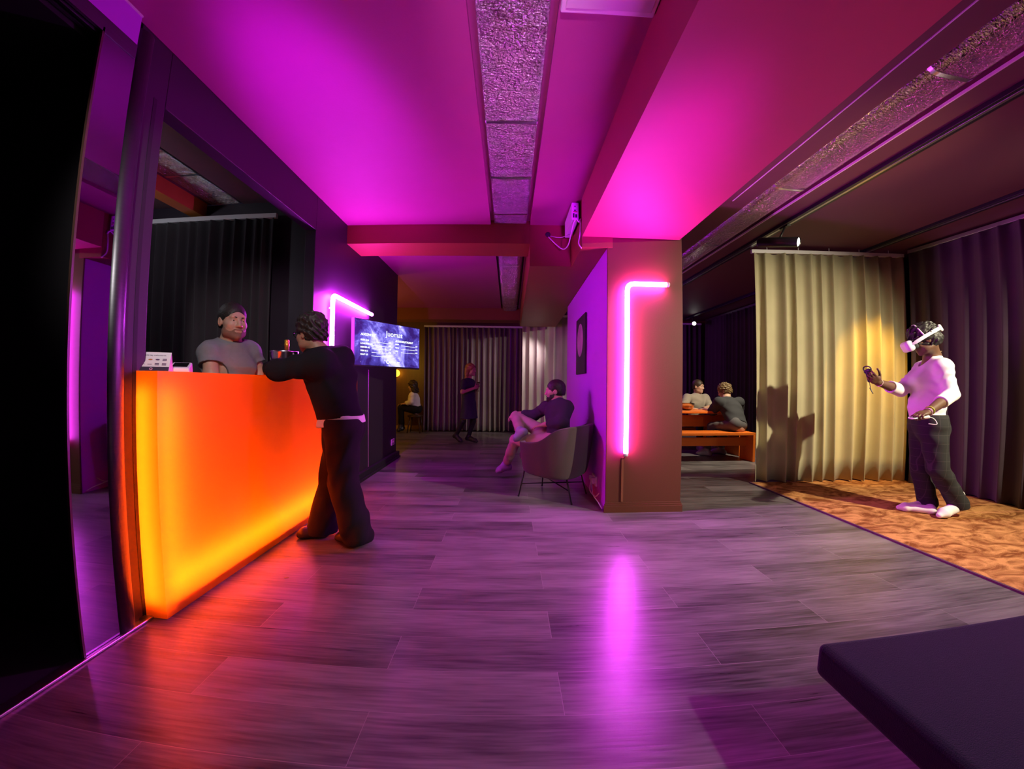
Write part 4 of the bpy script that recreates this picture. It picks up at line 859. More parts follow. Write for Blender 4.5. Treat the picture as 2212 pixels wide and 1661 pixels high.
    # controllers
    def controller(label, c, d, n, m):
        c, d = V3(c), unit(d); n = unit(V3(n) - d * (V3(n) @ d)); s_ = np.cross(n, d); ct = thing('game_controller', label, 'controller', c, 0, 'hand controllers of the headset player')
        K = Vol(c - 0.16, c + 0.16, 0.0035); K.cone(c - d * 0.055, c + d * 0.02, 0.015, 0.018, 0.01); K.mesh('grip', m, ct)
        K = Vol(c - 0.16, c + 0.16, 0.0035); K.cone(c + d * 0.03 - s_ * 0.012, c + d * 0.042 + s_ * 0.012, 0.019, 0.019, 0.0, n, 0.6); K.mesh('face', mat('dark_plastic', (0.03, 0.03, 0.035), 0.4), ct)
        MB().tube([c + d * 0.055 + n * 0.004 + (s_ * math.cos(q) + d * math.sin(q) * 0.8) * 0.032 for q in [2 * PI * i / 30 for i in range(31)]], 0.0055, 8).build('tracking_ring', m, ct)
        lp = smooth_path([c - d * 0.055, c - d * 0.10 - V3((0, 0, 0.02)), c - d * 0.11 - V3((0, 0, 0.06)) + s_ * 0.02, c - d * 0.06 - V3((0, 0, 0.055))], 6)
        MB().tube(lp, 0.0032, 6).build('wrist_strap', m, ct)
    dl = unit(V3(at(1972, 898, Y=2.64)) - wL)
    controller('white controller in the hand held at the player\'s hip', wL + dl * 0.088 - V3((0, 0, 0.030)), V3((-0.9, 0.35, -0.12)), (0, -0.1, 1), W)
    dr = unit(V3(at(1874, 806, Y=2.95)) - wR)
    controller('dark controller in the player\'s outstretched hand by the sand curtain', wR + dr * 0.082 + V3((-0.02, 0.035, 0.03)), V3((-0.35, -0.1, 0.93)), (0.8, 0.2, 0.4), mat('dark_plastic', (0.03, 0.03, 0.035), 0.4))
    return t
headset_player()

# ---------------------------------------------------------------- customer leaning on the bar
def bar_customer():
    t = thing('person', 'person in a black hooded sweatshirt and glasses leaning on the orange counter', 'person', (-1.2, 2.7, 0))
    skin = skin_mat('tan_skin', (0.36, 0.19, 0.125))
    Hd = Head(at(671, 722, Y=2.66), (-0.97, 0.38, -0.05), k=1.0)
    neck = V3(at(694, 763, Y=2.68)); chest = V3(at(708, 812, Y=2.68)); pel = V3(at(738, 918, Y=2.68))
    shL, shR = V3(at(694, 783, Y=2.50)), V3(at(690, 776, Y=2.88)); left = unit(shL - shR)
    eL, eR = V3(at(600, 800, Y=2.44)), V3((-1.72, 3.0, 1.262)); wL, wR = V3((-1.85, 2.80, 1.262)), V3((-1.90, 3.06, 1.265))
    hL, hR = pel + left * 0.09, pel - left * 0.09
    kL, kR = V3(at(742, 1038, Y=2.60)), V3(at(722, 1030, Y=2.76)); aL, aR = V3(at(772, 1146, Y=2.62)), V3(at(694, 1140, Y=2.76))
    heelL, toeL = V3(at(792, 1168, Z=0.004)), V3(at(722, 1167, Z=0.004)); heelR, toeR = V3(at(700, 1160, Z=0.004)), V3(at(641, 1161, Z=0.004))
    V = Vol(*bounds([Hd.c, pel, eL, wL, wR, eR, toeL, toeR, heelL], 0.17), 0.0055)
    Hd.body(V); V.cone(Hd.p(0, -0.025, -0.06), neck, 0.056, 0.060, 0.03); V.cone(neck, chest, 0.06, 0.085, 0.04)
    torso(V, pel, chest, neck, left, (0.14, 0.125, 0.155), 0.66)
    for sh, e, w in ((shL, eL, wL), (shR, eR, wR)): V.cone(sh, e, 0.050, 0.042, 0.03); V.cone(e, w, 0.042, 0.028, 0.02)
    hand(V, wL, (-0.85, 0.45, 0.0), (0, 0, -1), (-0.4, -0.9, 0), (0.3, 0.3, 0.3, 0.3)); hand(V, wR, (-0.5, -0.85, 0.0), (0, 0, -1), (-0.85, 0.5, 0), (0.3, 0.3, 0.3, 0.3))
    for hp, kn, an in ((hL, kL, aL), (hR, kR, aR)): V.cone(hp, kn, 0.075, 0.052, 0.03); V.cone(kn, an, 0.052, 0.036, 0.02)
    foot(V, aL, heelL, toeL); foot(V, aR, heelR, toeR)
    V.mesh('body', skin, t); Hd.features(t, mat('dark_brown_hair', (0.020, 0.013, 0.010), 0.55, vary=0.3, scale=60), lips=mat('rosy_lips', (0.38, 0.14, 0.11), 0.45))
    bk = mat('black_sweatshirt_fleece', (0.011, 0.010, 0.013), 0.92, vary=0.15, bump=0.2, bscale=300, spec=0.15)
    S = Vol(*bounds([neck + (0, 0, 0.1), pel, eL, eR, wL, wR], 0.2), 0.0055); nz = folds(0.006, (0.4, 0.1, 1), 48, 3.0); f = unit(np.cross(left, (0, 0, 1)))
    torso(S, pel + (0, 0, 0.03), chest, neck, left, (0.192, 0.180, 0.19), 0.82, noise=nz)
    S.cone(shL, shR, 0.088, 0.088, 0.06); S.ball(chest - f * 0.05, (0.15, 0.17, 0.15), None, 0.06, noise=nz)
    for sh, e, w in ((shL, eL, wL), (shR, eR, wR)):
        nn = folds(0.006, e - sh, 60, 2.0); S.cone(sh, e, 0.092, 0.070, 0.05, noise=nn); S.cone(e, w, 0.070, 0.046, 0.03, noise=nn)
    # hood bunched behind the neck
    for q in range(-3, 4):
        a = q * 0.36; c = neck - f * (0.115 * math.cos(a) + 0.03) + left * 0.115 * math.sin(a) + V3((0, 0, 0.004 - 0.010 * abs(q)))
        S.ball(c, (0.066, 0.066, 0.060), None, 0.04, noise=folds(0.004, (1, 0, 1), 50, q))
    S.ball(neck - f * 0.135 - (0, 0, 0.035), (0.095, 0.115, 0.088), None, 0.018, noise=folds(0.005, (1, 0, 1), 45, 2))
    S.cone(neck + f * 0.07 - (0, 0, 0.02), neck - f * 0.02 + (0, 0, 0.005), 0.055, 0.065, 0.04)
    S.cut(pel + (0, 0, 0.055), (0.10, 0, -1), 0.006)
    S.ball(neck + f * 0.02 + (0, 0, 0.085), (0.085, 0.085, 0.085), None, 0.01, 'sub')
    hoodie = S.mesh('hooded_sweatshirt', bk, t)
    for a in (0.03, -0.03):
        p0 = pel + f * 0.145 + left * a + (0, 0, 0.08); MB().tube([p0, p0 + V3((0.0, 0, -0.05)), p0 + V3((-0.005, 0, -0.085))], 0.004, 6).build('drawcord', bk, hoodie)
    U = Vol(*bounds([pel], 0.3), 0.006); U.cone(pel + (0, 0, -0.03), pel + (0, 0, 0.09), 0.200, 0.185, 0.02, f, 0.84, noise=nz); U.cut(pel + (0, 0, 0.004), (0.12, 0, -1), 0.003); U.cut(pel + (0, 0, 0.09), (0.1, 0, 1), 0.003)
    U.mesh('shirt_hem', mat('white_cotton', (0.80, 0.76, 0.74), 0.85, vary=0.03), t)['label'] = 'white shirt hem'
    P = Vol(*bounds([pel + (0, 0, 0.1), kL, kR, aL, aR], 0.2), 0.006); tr = mat('black_wide_trousers', (0.014, 0.013, 0.014), 0.8, vary=0.2, spec=0.15)
    P.cone(hL + (0, 0, 0.03), hR + (0, 0, 0.03), 0.118, 0.118, 0.04); P.cone(pel, pel + (0, 0, 0.05), 0.158, 0.155, 0.05, f, 0.82); P.ball(pel - f * 0.055 - (0, 0, 0.03), (0.11, 0.12, 0.11), None, 0.05)
    for hp, kn, an in ((hL, kL, aL), (hR, kR, aR)):
        nn = folds(0.008, (kn - hp) * 0.6 + (0.2, 0.3, 0), 44, hp[1] * 9); P.cone(hp - (0, 0, 0.03), kn, 0.120, 0.100, 0.05, noise=nn); P.cone(kn, an - (0, 0, 0.03), 0.100, 0.112, 0.03, noise=nn)
    P.cut((0, 0, 0.028), (0, 0, -1), 0.004); P.cut(pel + (0, 0, 0.055), (0, 0, 1), 0.004)
    P.mesh('trousers', tr, t)
    for an, hl, to in ((aL, heelL, toeL), (aR, heelR, toeR)):
        K = Vol(*bounds([an + (0, 0, 0.02), hl, to], 0.09), 0.005); foot(K, an, hl, to, 0.022, 1.22); K.cut((0, 0, 0.002), (0, 0, -1)); K.mesh('shoe', mat('black_shoe_leather', (0.012, 0.011, 0.012), 0.4), t)
    def ex(V, s): V.ball(s.p(0, -0.02, 0.085), (0.088, 0.105, 0.075), s.M, 0.03, noise=curls(0.010, 80, 2))
    Hd.hair(t, mat('dark_brown_hair', (0.020, 0.013, 0.010), 0.55, vary=0.3, scale=60), 0.0045, 0.018, curls(0.009, 85, 2.0), back=-0.052, front=(0.078, 0.080), sides=-0.012, extra=ex)
    g = MB()
    for a in (-1, 1):
        cc = V3(Hd.p(0.033 * a, 0.108, 0.002)); g.tube([cc + Hd.s * 0.024 * math.cos(q) + Hd.u * 0.019 * math.sin(q) for q in [2 * PI * i / 20 for i in range(21)]], 0.0024, 6)
        g.tube([Hd.p(0.057 * a, 0.106, 0.008), Hd.p(0.078 * a, 0.085, 0.010), Hd.p(0.086 * a, 0.02, 0.010), Hd.p(0.084 * a, -0.02, 0.004), Hd.p(0.082 * a, -0.035, -0.012)], 0.0026, 6)
    g.tube([Hd.p(-0.011, 0.110, 0.006), Hd.p(0, 0.113, 0.009), Hd.p(0.011, 0.110, 0.006)], 0.002, 6)
    g.build('glasses', mat('black_glasses_frame', (0.01, 0.01, 0.012), 0.12), t)['label'] = 'black framed glasses'
bar_customer()

# ---------------------------------------------------------------- barman
def barman():
    t = thing('person', 'person in a grey T-shirt with short hair standing behind the orange counter', 'person', (-2.0, 2.5, 0))
    skin = skin_mat('fair_skin', (0.50, 0.29, 0.21)); hairm = mat('short_dark_hair', (0.016, 0.012, 0.010), 0.6, vary=0.3, scale=80)
    Hd = Head(at(503, 695, Y=2.50), (0.86, -0.50, -0.04), k=1.03)
    cx, cy = Hd.c[0], Hd.c[1]; fw = unit((0.74, -0.67, 0)); left = V3((0.67, 0.74, 0))
    neck = V3((cx - 0.035, cy + 0.03, 1.425)); chest = V3((cx - 0.04, cy + 0.035, 1.26)); pel = V3((cx - 0.04, cy + 0.04, 0.90))
    shL, shR = V3(at(539, 759, Y=2.66)), V3(at(454, 761, Y=2.40)); eL, eR = V3(at(560, 806, Y=2.70)), V3(at(456, 806, Y=2.36)); wL, wR = eL + (0.02, -0.10, -0.19), eR + (0.12, -0.0, -0.19)
    hL, hR = pel + left * 0.09, pel - left * 0.09; kL, kR = hL - (0, 0, 0.43), hR - (0, 0, 0.43); aL, aR = kL - (0, 0, 0.41), kR - (0, 0, 0.41)
    V = Vol(*bounds([Hd.c, pel, eL, wL, wR, eR, aL - (0, 0, 0.0), aR + fw * 0.1], 0.17), 0.0040)
    Hd.body(V, 1.06); V.cone(Hd.p(0, -0.030, -0.06), neck, 0.055, 0.058, 0.018); V.cone(neck, chest, 0.065, 0.09, 0.04)
    torso(V, pel, chest, neck, left, (0.135, 0.13, 0.145), 0.64)
    for sh, e, w in ((shL, eL, wL), (shR, eR, wR)): V.cone(sh, e, 0.052, 0.045, 0.03); V.cone(e, w, 0.045, 0.030, 0.02)
    hand(V, wL, (0.3, -0.2, -0.9), (-0.6, -0.7, 0), (0.5, -0.5, 0)); hand(V, wR, (0.3, 0.2, -0.9), (0.6, 0.7, 0), (0.5, -0.5, 0))
    for hp, kn, an in ((hL, kL, aL), (hR, kR, aR)): V.cone(hp, kn, 0.078, 0.054, 0.03); V.cone(kn, an, 0.054, 0.038, 0.02); hl = V3((an[0], an[1], 0.004)) - fw * 0.05; foot(V, an, hl, hl + fw * 0.26)
    V.mesh('body', skin, t); Hd.features(t, hairm, lips=mat('rosy_lips', (0.38, 0.14, 0.11), 0.45))
    S = Vol(*bounds([neck, pel, eL, eR], 0.2), 0.0055); nz = folds(0.0075, (0.75, 0.3, 0.8), 48, 1.0)
    torso(S, pel + (0, 0, 0.02), chest, neck, left, (0.158, 0.152, 0.170), 0.72, noise=nz); S.cone(shL, shR, 0.066, 0.066, 0.05, noise=nz); S.cone(neck - (0, 0, 0.035), chest, 0.075, 0.11, 0.05)
    for q in (shL, shR): S.cone(neck - (0, 0, 0.02), q, 0.062, 0.055, 0.05)
    for sh, e in ((shL, eL), (shR, eR)):
        S.cone(sh, e, 0.068, 0.074, 0.04, noise=folds(0.0045, e - sh, 60, 2)); S.cut(sh + (e - sh) * 0.54, e - sh, 0.003, (e + (e - sh) * 0.1, np.linalg.norm(e - sh) * 0.68))
    S.cut(pel - (0, 0, 0.05), (0, 0, -1)); S.ball(neck + fw * 0.02 + (0, 0, 0.045), (0.080, 0.080, 0.072), None, 0.006, 'sub')
    S.mesh('t_shirt', mat('grey_marl_cotton', (0.20, 0.20, 0.225), 0.9, vary=0.12, scale=40, bump=0.2, bscale=400, spec=0.15), t)
    P = Vol(*bounds([pel, aL, aR], 0.2), 0.009)
    for hp, kn, an in ((hL, kL, aL), (hR, kR, aR)): P.cone(hp, kn, 0.105, 0.08, 0.04); P.cone(kn, an, 0.08, 0.07, 0.03)
    P.cone(hL, hR, 0.12, 0.12, 0.03); P.mesh('trousers', mat('dark_jeans', (0.02, 0.022, 0.03), 0.85), t)
    Hd.hair(t, hairm, 0.004, 0.0075, curls(0.0012, 260, 1.0), back=-0.045, front=(0.073, 0.093), sides=-0.012)
    bm = mat('cropped_beard', (0.215, 0.115, 0.080), 0.8, vary=0.35, scale=260, bump=0.4, bscale=400); Hd.beard(t, bm, 0.003, 0.0016, -0.040, 1.06)
barman()
# ---------------------------------------------------------------- the people further back
def figure(label, loc, skin, Hd, neck, chest, pel, left, sh, el, wr, hands, kn, an, feet, h, wd, top, legs, shoe, hairfn, brow=None, slim=1.0, jaw=1.0, extra=None):
    """body, top, trousers and shoes from joints; pairs are (left, right); top = (name, material, sleeve 0..2, hem drop, radius gain); legs = (name, material, radius gain)"""
    t = thing('person', label, 'person', loc)
    left = unit(left); neck, chest, pel = V3(neck), V3(chest), V3(pel); f = unit(np.cross(left, chest - pel)); sh, el, wr, kn, an = ([V3(p) for p in q] for q in (sh, el, wr, kn, an))
    pts = [Hd.c, pel, *el, *wr, *kn, *an] + [p for ft in feet for p in ft]
    V = Vol(*bounds(pts, 0.17), h); Hd.body(V, jaw); V.cone(Hd.p(0, -0.025, -0.06), neck, 0.054 * slim, 0.056 * slim, 0.02); V.cone(neck, chest, 0.058 * slim, 0.085 * slim, 0.04)
    torso(V, pel, chest, neck, left, wd, 0.66); hips = [pel + left * 0.088, pel - left * 0.088]
    for i in range(2):
        V.cone(sh[i], el[i], 0.046 * slim, 0.040 * slim, 0.03); V.cone(el[i], wr[i], 0.041 * slim, 0.027 * slim, 0.02)
        if hands[i]: hand(V, wr[i], *hands[i])
        V.cone(hips[i], kn[i], 0.073 * slim, 0.050 * slim, 0.03); V.cone(kn[i], an[i], 0.050 * slim, 0.034 * slim, 0.02); foot(V, an[i], *feet[i])
    V.mesh('body', skin, t); Hd.features(t, brow)
    nm, m, sl, drop, g = top; S = Vol(*bounds([neck, pel - (0, 0, max(drop, 0)), *el, *wr], 0.22), h); nz = folds(0.004, (0.4, 0.2, 1), 50, loc[0])
    torso(S, pel, chest, neck, left, [w + g for w in wd], 0.74, noise=nz); S.cone(sh[0], sh[1], 0.058 * slim + g * 0.6, 0.058 * slim + g * 0.6, 0.05); S.cone(neck - (0, 0, 0.03), chest, 0.065 * slim + g * 0.4, 0.10, 0.04)
    for i in range(2):
        n2 = folds(0.004, el[i] - sh[i], 65, 2.0 + i); S.cone(sh[i], el[i], 0.052 * slim + g, 0.045 * slim + g, 0.04, noise=n2)
        if sl > 1: S.cone(el[i], el[i] + (wr[i] - el[i]) * (sl - 1), 0.045 * slim + g, 0.036 * slim + g, 0.02, noise=n2)
        else: S.cut(sh[i] + (el[i] - sh[i]) * sl, el[i] - sh[i], 0.003, (el[i] + (el[i] - sh[i]) * 0.1, np.linalg.norm(el[i] - sh[i]) * (1.06 - sl) + 0.03))
    if drop > 0.2:                                                              # a dress: flares from the hips to its hem
        S.cone(pel, pel - (0, 0, drop), wd[0] + g, wd[0] + g + 0.055, 0.04, f, 0.78, noise=folds(0.009, left, 38, 1.0)); S.cut(pel - (0, 0, drop), (0, 0, -1), 0.003)
    else: S.cut(pel - (chest - pel) * drop, pel - chest, 0.004)
    S.ball(neck + f * 0.012 + (0, 0, 0.055), (0.074, 0.074, 0.066), None, 0.006, 'sub'); S.mesh(nm, m, t)
    nm, m, g = legs
    if nm:
        P = Vol(*bounds([pel, *kn, *an], 0.2), h); P.cone(hips[0] + (0, 0, 0.03), hips[1] + (0, 0, 0.03), 0.088 + g, 0.088 + g, 0.04); P.ball(pel, (wd[0] + g * 0.6, wd[0] * 0.8 + g, 0.12), None, 0.03)
        for i in range(2): nn = folds(0.005, kn[i] - hips[i] + (0.05, 0.1, 0.02), 48, i * 2.0); P.cone(hips[i], kn[i], 0.085 + g, 0.058 + g, 0.04, noise=nn); P.cone(kn[i], an[i] + (kn[i] - an[i]) * 0.12, 0.058 + g, 0.045 + g, 0.02, noise=nn)
        P.mesh(nm, m, t)
    for i in range(2):
        K = Vol(*bounds([an[i], *[V3(p) for p in feet[i]]], 0.1), h * 0.8); foot(K, an[i], *feet[i], 0.02, 1.14); K.cone(an[i], an[i] + (kn[i] - an[i]) * 0.2, 0.043, 0.042, 0.02); K.mesh(shoe[0], shoe[1], t)
    if hairfn: hairfn(t)
    if extra: extra(t, S, f)
    return t

blond = mat('blond_hair', (0.30, 0.17, 0.06), 0.5, vary=0.3, scale=40, stretch=(3, 3, 0.6)); brown = mat('brown_hair', (0.035, 0.018, 0.010), 0.5, vary=0.3, scale=50); dkbrown = mat('dark_brown_hair', (0.020, 0.013, 0.010), 0.55)
fair = skin_mat('fair_skin', (0.50, 0.29, 0.21)); navy = mat('navy_dress_fabric', (0.018, 0.017, 0.045), 0.8, vary=0.15)

# standing woman with a glass
Y0 = 7.45; Hd = Head(at(1017, 799, Y=Y0), (0.93, -0.36, -0.02), k=0.98); L_ = (0.36, 0.93, 0)
def long_hair(m, drop, seed):
    def fn(t, Hd=None): pass
    return fn
def hair_w(t, Hd=Hd):
    def ex(V, s):
        for a in (-1, 0, 1): V.cone(s.p(0.055 * a, -0.045, 0.0), s.p(0.068 * a, -0.060, -0.19), 0.055, 0.036, 0.03, noise=curls(0.004, 60, a))
    Hd.hair(t, blond, 0.006, 0.014, curls(0.003, 60, 1), back=None, front=(0.074, 0.080), sides=None, extra=ex)
wrR, wrL = V3(at(1026, 838, Y=7.30)), V3(at(1029, 842, Y=7.46))
figure('person with blond hair in a navy dress standing by the back curtain holding a glass', (-0.8, 7.45, 0), fair, Hd, at(1012, 818, Y=Y0), at(1011, 836, Y=Y0), at(1013, 876, Y=Y0), L_,
       (at(1018, 826, Y=7.62), at(1003, 826, Y=7.30)), (at(1023, 848, Y=7.64), at(999, 847, Y=7.22)), (wrL, wrR),
       ((at(1034, 836, Y=7.40) - Vector(wrL), (-0.2, -0.6, 0.5), (0.3, 0, 1), (1.0, 1.1, 1.2, 1.2), 0.0, 0.6, 0.9), (at(1033, 834, Y=7.34) - Vector(wrR), (0.1, 0.8, 0.1), (0.2, 0, 1), (1.0, 1.1, 1.2, 1.2), 0.0, 0.6, 0.9)),
       (at(1022, 910, Y=7.54), at(1000, 910, Y=7.40)), (at(1012, 943, Y=7.60), at(985, 940, Y=7.50)), ((at(1009, 951, Y=7.62) - Vector((0, 0, 0.0)), at(1033, 956.5, Y=7.40)), (at(982, 946, Y=7.55), at(998, 956.5, Y=7.38))), 0.0075, (0.150, 0.130, 0.150),
       ('dress', navy, 0.80, 0.25, 0.016), (None, None, 0), ('shoe', mat('black_tights', (0.012, 0.010, 0.014), 0.6)), hair_w, blond, 0.95,
       extra=lambda t, S, f: [ (lambda T: (T.cone(at(1022, 900, Y=7.54), at(1022, 910, Y=7.54), 0.062, 0.058, 0.02), T.cone(at(1022, 910, Y=7.54), at(1012, 943, Y=7.60), 0.057, 0.041, 0.02), T.cone(at(1002, 900, Y=7.42), at(1000, 910, Y=7.40), 0.062, 0.058, 0.02), T.cone(at(1000, 910, Y=7.40), at(985, 940, Y=7.50), 0.057, 0.041, 0.02), T.mesh('tights', mat('black_tights', (0.012, 0.010, 0.014), 0.6), t)))(Vol(*bounds([at(1022, 900, Y=7.54), at(985, 943, Y=7.5), at(1012, 943, Y=7.6)], 0.15), 0.0075))])
c = at(1033.5, 846, Y=7.33); t = thing('stemmed_glass', 'stemmed drinking glass in the hand of the blond person in navy', 'glass', c)
MB().lathe([(0.030, 0.0), (0.030, 0.002), (0.004, 0.006), (0.003, 0.07), (0.018, 0.085), (0.030, 0.115), (0.031, 0.15), (0.027, 0.19), (0.0255, 0.19), (0.029, 0.15), (0.028, 0.117), (0.0, 0.088)], c, 20).build('glass', gl, t)

# armchair and the man in it
def armchair():
    c = Vector((0.488, 3.92, 0)); fw = Vector((-0.83, 0.557, 0)); lf = Vector((-0.557, -0.83, 0))
    t = thing('armchair', 'grey-plum tub armchair on thin black legs beside the lavender wall', 'armchair', c)
    m = fabric('plum_grey_velour', (0.080, 0.056, 0.058)); V = Vol(c - Vector((0.6, 0.6, 0.0)), c + Vector((0.6, 0.6, 0.95)), 0.0075)
    # tub: outer shell minus the hollow, rim sloping up to the back
    g0 = np.meshgrid(*V.ax, indexing='ij', sparse=True); X = g0[0] - c.x; Yy = g0[1] - c.y; Z = g0[2] + 0 * X
    a = X * fw.x + Yy * fw.y; b = X * lf.x + Yy * lf.y
    grow = np.clip((Z - 0.24) / 0.45, 0, 1.2); grow = 0.78 + 0.22 * np.sqrt(np.maximum(grow, 0))
    def plan(s): 
        ax = np.where(a < 0, np.abs(a) / (0.36 * s), np.abs(a) / (0.34 * s)); bx = np.abs(b) / (0.375 * s); return (ax ** 3.0 + bx ** 3.0) ** (1 / 3.0)
    out = (plan(grow) - 1) * 0.33; inn = (plan(grow - 0.17) - 1) * 0.30 
    rim = Z - (0.575 + 0.185 * (1 / (1 + np.exp((a + 0.10) * 16))))
    open_front = np.maximum(0.20 - a, 0.43 - Z)
    hollow = np.maximum(inn, 0.40 - Z)
    d = np.maximum(np.maximum(out, rim), -hollow); d = np.maximum(d, -np.maximum(np.maximum(0.26 - a, 0.40 - Z), np.abs(b) - 0.285))
    d = np.maximum(d, (0.245 + 0.03 * np.clip(a / 0.3, -0.3, 1)) - Z); V.f = d.astype(np.float32)
    for _ in range(2):
        q = V.f; q = (q + np.roll(q, 1, 0) + np.roll(q, -1, 0) + np.roll(q, 1, 1) + np.roll(q, -1, 1) + np.roll(q, 1, 2) + np.roll(q, -1, 2)) / 7; V.f = q.astype(np.float32)
    V.mesh('tub_shell', m, t)
    K = Vol(c - Vector((0.5, 0.5, 0)), c + Vector((0.5, 0.5, 0.6)), 0.008); M = [V3(fw), V3(lf), V3((0, 0, 1))]; K.box(V3(c) + V3(fw) * 0.02 + (0, 0, 0.43), (0.27, 0.27, 0.05), M, 0.045, 0.0); K.mesh('seat_cushion', m, t)
    legs = [((0.17, 3.90, 0.27), (0.108, 3.866, 0.0)), ((0.57, 3.68, 0.25), (0.613, 3.60, 0.0)), ((0.76, 3.98, 0.26), (0.831, 3.974, 0.0)), ((0.40, 4.20, 0.27), (0.388, 4.283, 0.0))]
    for a_, b_ in legs: MB().tube([a_, b_], [0.009, 0.007], 8).tube([Vector(b_) + Vector((0, 0, 0.012)), b_], 0.010, 8).build('leg', M_blackmetal, t)
    k = [Vector(a_).lerp(Vector(b_), 0.52) for a_, b_ in legs]
    MB().tube([k[0], k[2]], 0.006, 8).build('stretcher', M_blackmetal, t); MB().tube([k[1], k[3]], 0.006, 8).build('stretcher', M_blackmetal, t)
armchair()
Y0 = 4.08; Hd = Head(at(1199, 845, Y=4.12), (-0.97, 0.20, -0.03), k=0.98)
wL, wR = V3(at(1176, 917, Y=4.02)), V3(at(1122, 893, Y=4.46))
knit = mat('dark_plum_knit', (0.035, 0.026, 0.05), 0.9, vary=0.15, bump=0.2, bscale=300)
def seated_extra(t, S, f):
    n = V3(at(1200, 868, Y=4.10)); K = Vol(n - 0.16, n + 0.16, 0.006); K.cone(n - (0, 0, 0.02) + f * 0.02, n - (0, 0, 0.09) + f * 0.075, 0.058, 0.030, 0.02); K.ball(n + f * 0.012 + (0, 0, 0.062), (0.066, 0.066, 0.066), None, 0.004, 'sub'); K.mesh('undershirt', mat('white_cotton', (0.80, 0.76, 0.74), 0.85), t)['label'] = 'white undershirt at the neckline'
figure('person with short beard, dark jumper and pale trousers sitting in the armchair', (0.5, 4.0, 0.0), fair, Hd, at(1203, 868, Y=4.10), at(1204, 891, Y=4.08), at(1206, 952, Y=3.98), (0.22, -0.97, 0),
       (at(1224, 880, Y=3.98), at(1181, 880, Y=4.24)), (at(1215, 913, Y=3.86), at(1154, 897, Y=4.42)), (wL, wR),
       ((V3(at(1150, 922, Y=4.10)) - wL, (0.1, 0.2, -1), (0.2, 0.9, 0.2), (0.35, 0.25, 0.3, 0.4), 0.5, 0.2, 0.95), (V3(at(1110, 898, Y=4.48)) - wR, (0.1, -0.3, -1), (0.3, -0.9, 0.1), (0.5, 0.5, 0.5, 0.5), 0.2, 0.3, 0.95)),
       (at(1114, 951, Y=4.28), at(1115, 901, Y=4.46)), (at(1094, 1000, Y=4.66), at(1124, 931, Y=4.10)), ((at(1099, 1015, Y=4.66), at(1071, 1023, Y=4.60)), (at(1132, 940, Y=4.05), at(1111, 956, Y=4.12))), 0.006, (0.140, 0.135, 0.150),
       ('jumper', knit, 1.62, 0.12, 0.018), ('trousers', mat('pale_chinos', (0.45, 0.33, 0.28), 0.8, vary=0.1), 0.008), ('sock', mat('blue_grey_sock', (0.30, 0.29, 0.42), 0.85)),
       lambda t, Hd=Hd: (Hd.hair(t, dkbrown, 0.005, 0.009, curls(0.0015, 200, 1.0), back=-0.05, front=(0.072, 0.082), sides=-0.012), Hd.beard(t, dkbrown, 0.004, 0.004, -0.036)), dkbrown, 1.0, extra=seated_extra)

# the two at the orange table
Hd = Head(at(1508, 835, Y=7.02), (0.62, -0.78, -0.06), k=1.0); wL, wR = V3(at(1519, 882, Y=6.62)), V3(at(1494, 882, Y=6.58))
figure('person in a loose beige-grey T-shirt facing the camera across the orange table', (3.55, 7.1, 0), fair, Hd, at(1506, 853, Y=7.05), at(1504, 870, Y=7.05), at(1504, 908, Y=7.11), (0.83, 0.55, 0),
       (at(1523, 860, Y=7.14), at(1484, 860, Y=6.95)), (at(1533, 879, Y=6.90), at(1476, 880, Y=6.72)), (wL, wR), (((-0.9, -0.25, -0.1), (0, 0, -1), (-0.2, 0.9, 0), (0.5,) * 4), ((0.9, -0.1, -0.1), (0, 0, -1), (0.2, 0.9, 0), (0.5,) * 4)),
       ((3.72, 6.72, 0.50), (3.45, 6.66, 0.50)), ((3.72, 6.62, 0.09), (3.42, 6.58, 0.09)), (((3.73, 6.67, 0.004), (3.70, 6.43, 0.004)), ((3.43, 6.63, 0.004), (3.40, 6.39, 0.004))), 0.0075, (0.140, 0.135, 0.155),
       ('t_shirt', mat('beige_grey_cotton', (0.30, 0.25, 0.21), 0.9, vary=0.08), 0.95, 0.12, 0.028), ('jeans', mat('dark_blue_jeans', (0.018, 0.02, 0.05), 0.85), 0.008), ('shoe', mat('grey_shoe', (0.3, 0.3, 0.32), 0.7)),
       lambda t, Hd=Hd: Hd.hair(t, brown, 0.005, 0.010, curls(0.002, 150, 2.0), back=-0.05, front=(0.072, 0.080), sides=-0.012), brown)
Hd = Head(at(1565, 845, Y=6.16), (-0.62, 0.70, -0.35), k=1.0); wL, wR = V3(at(1521, 884, Y=6.38)), V3(at(1560, 884, Y=6.55))
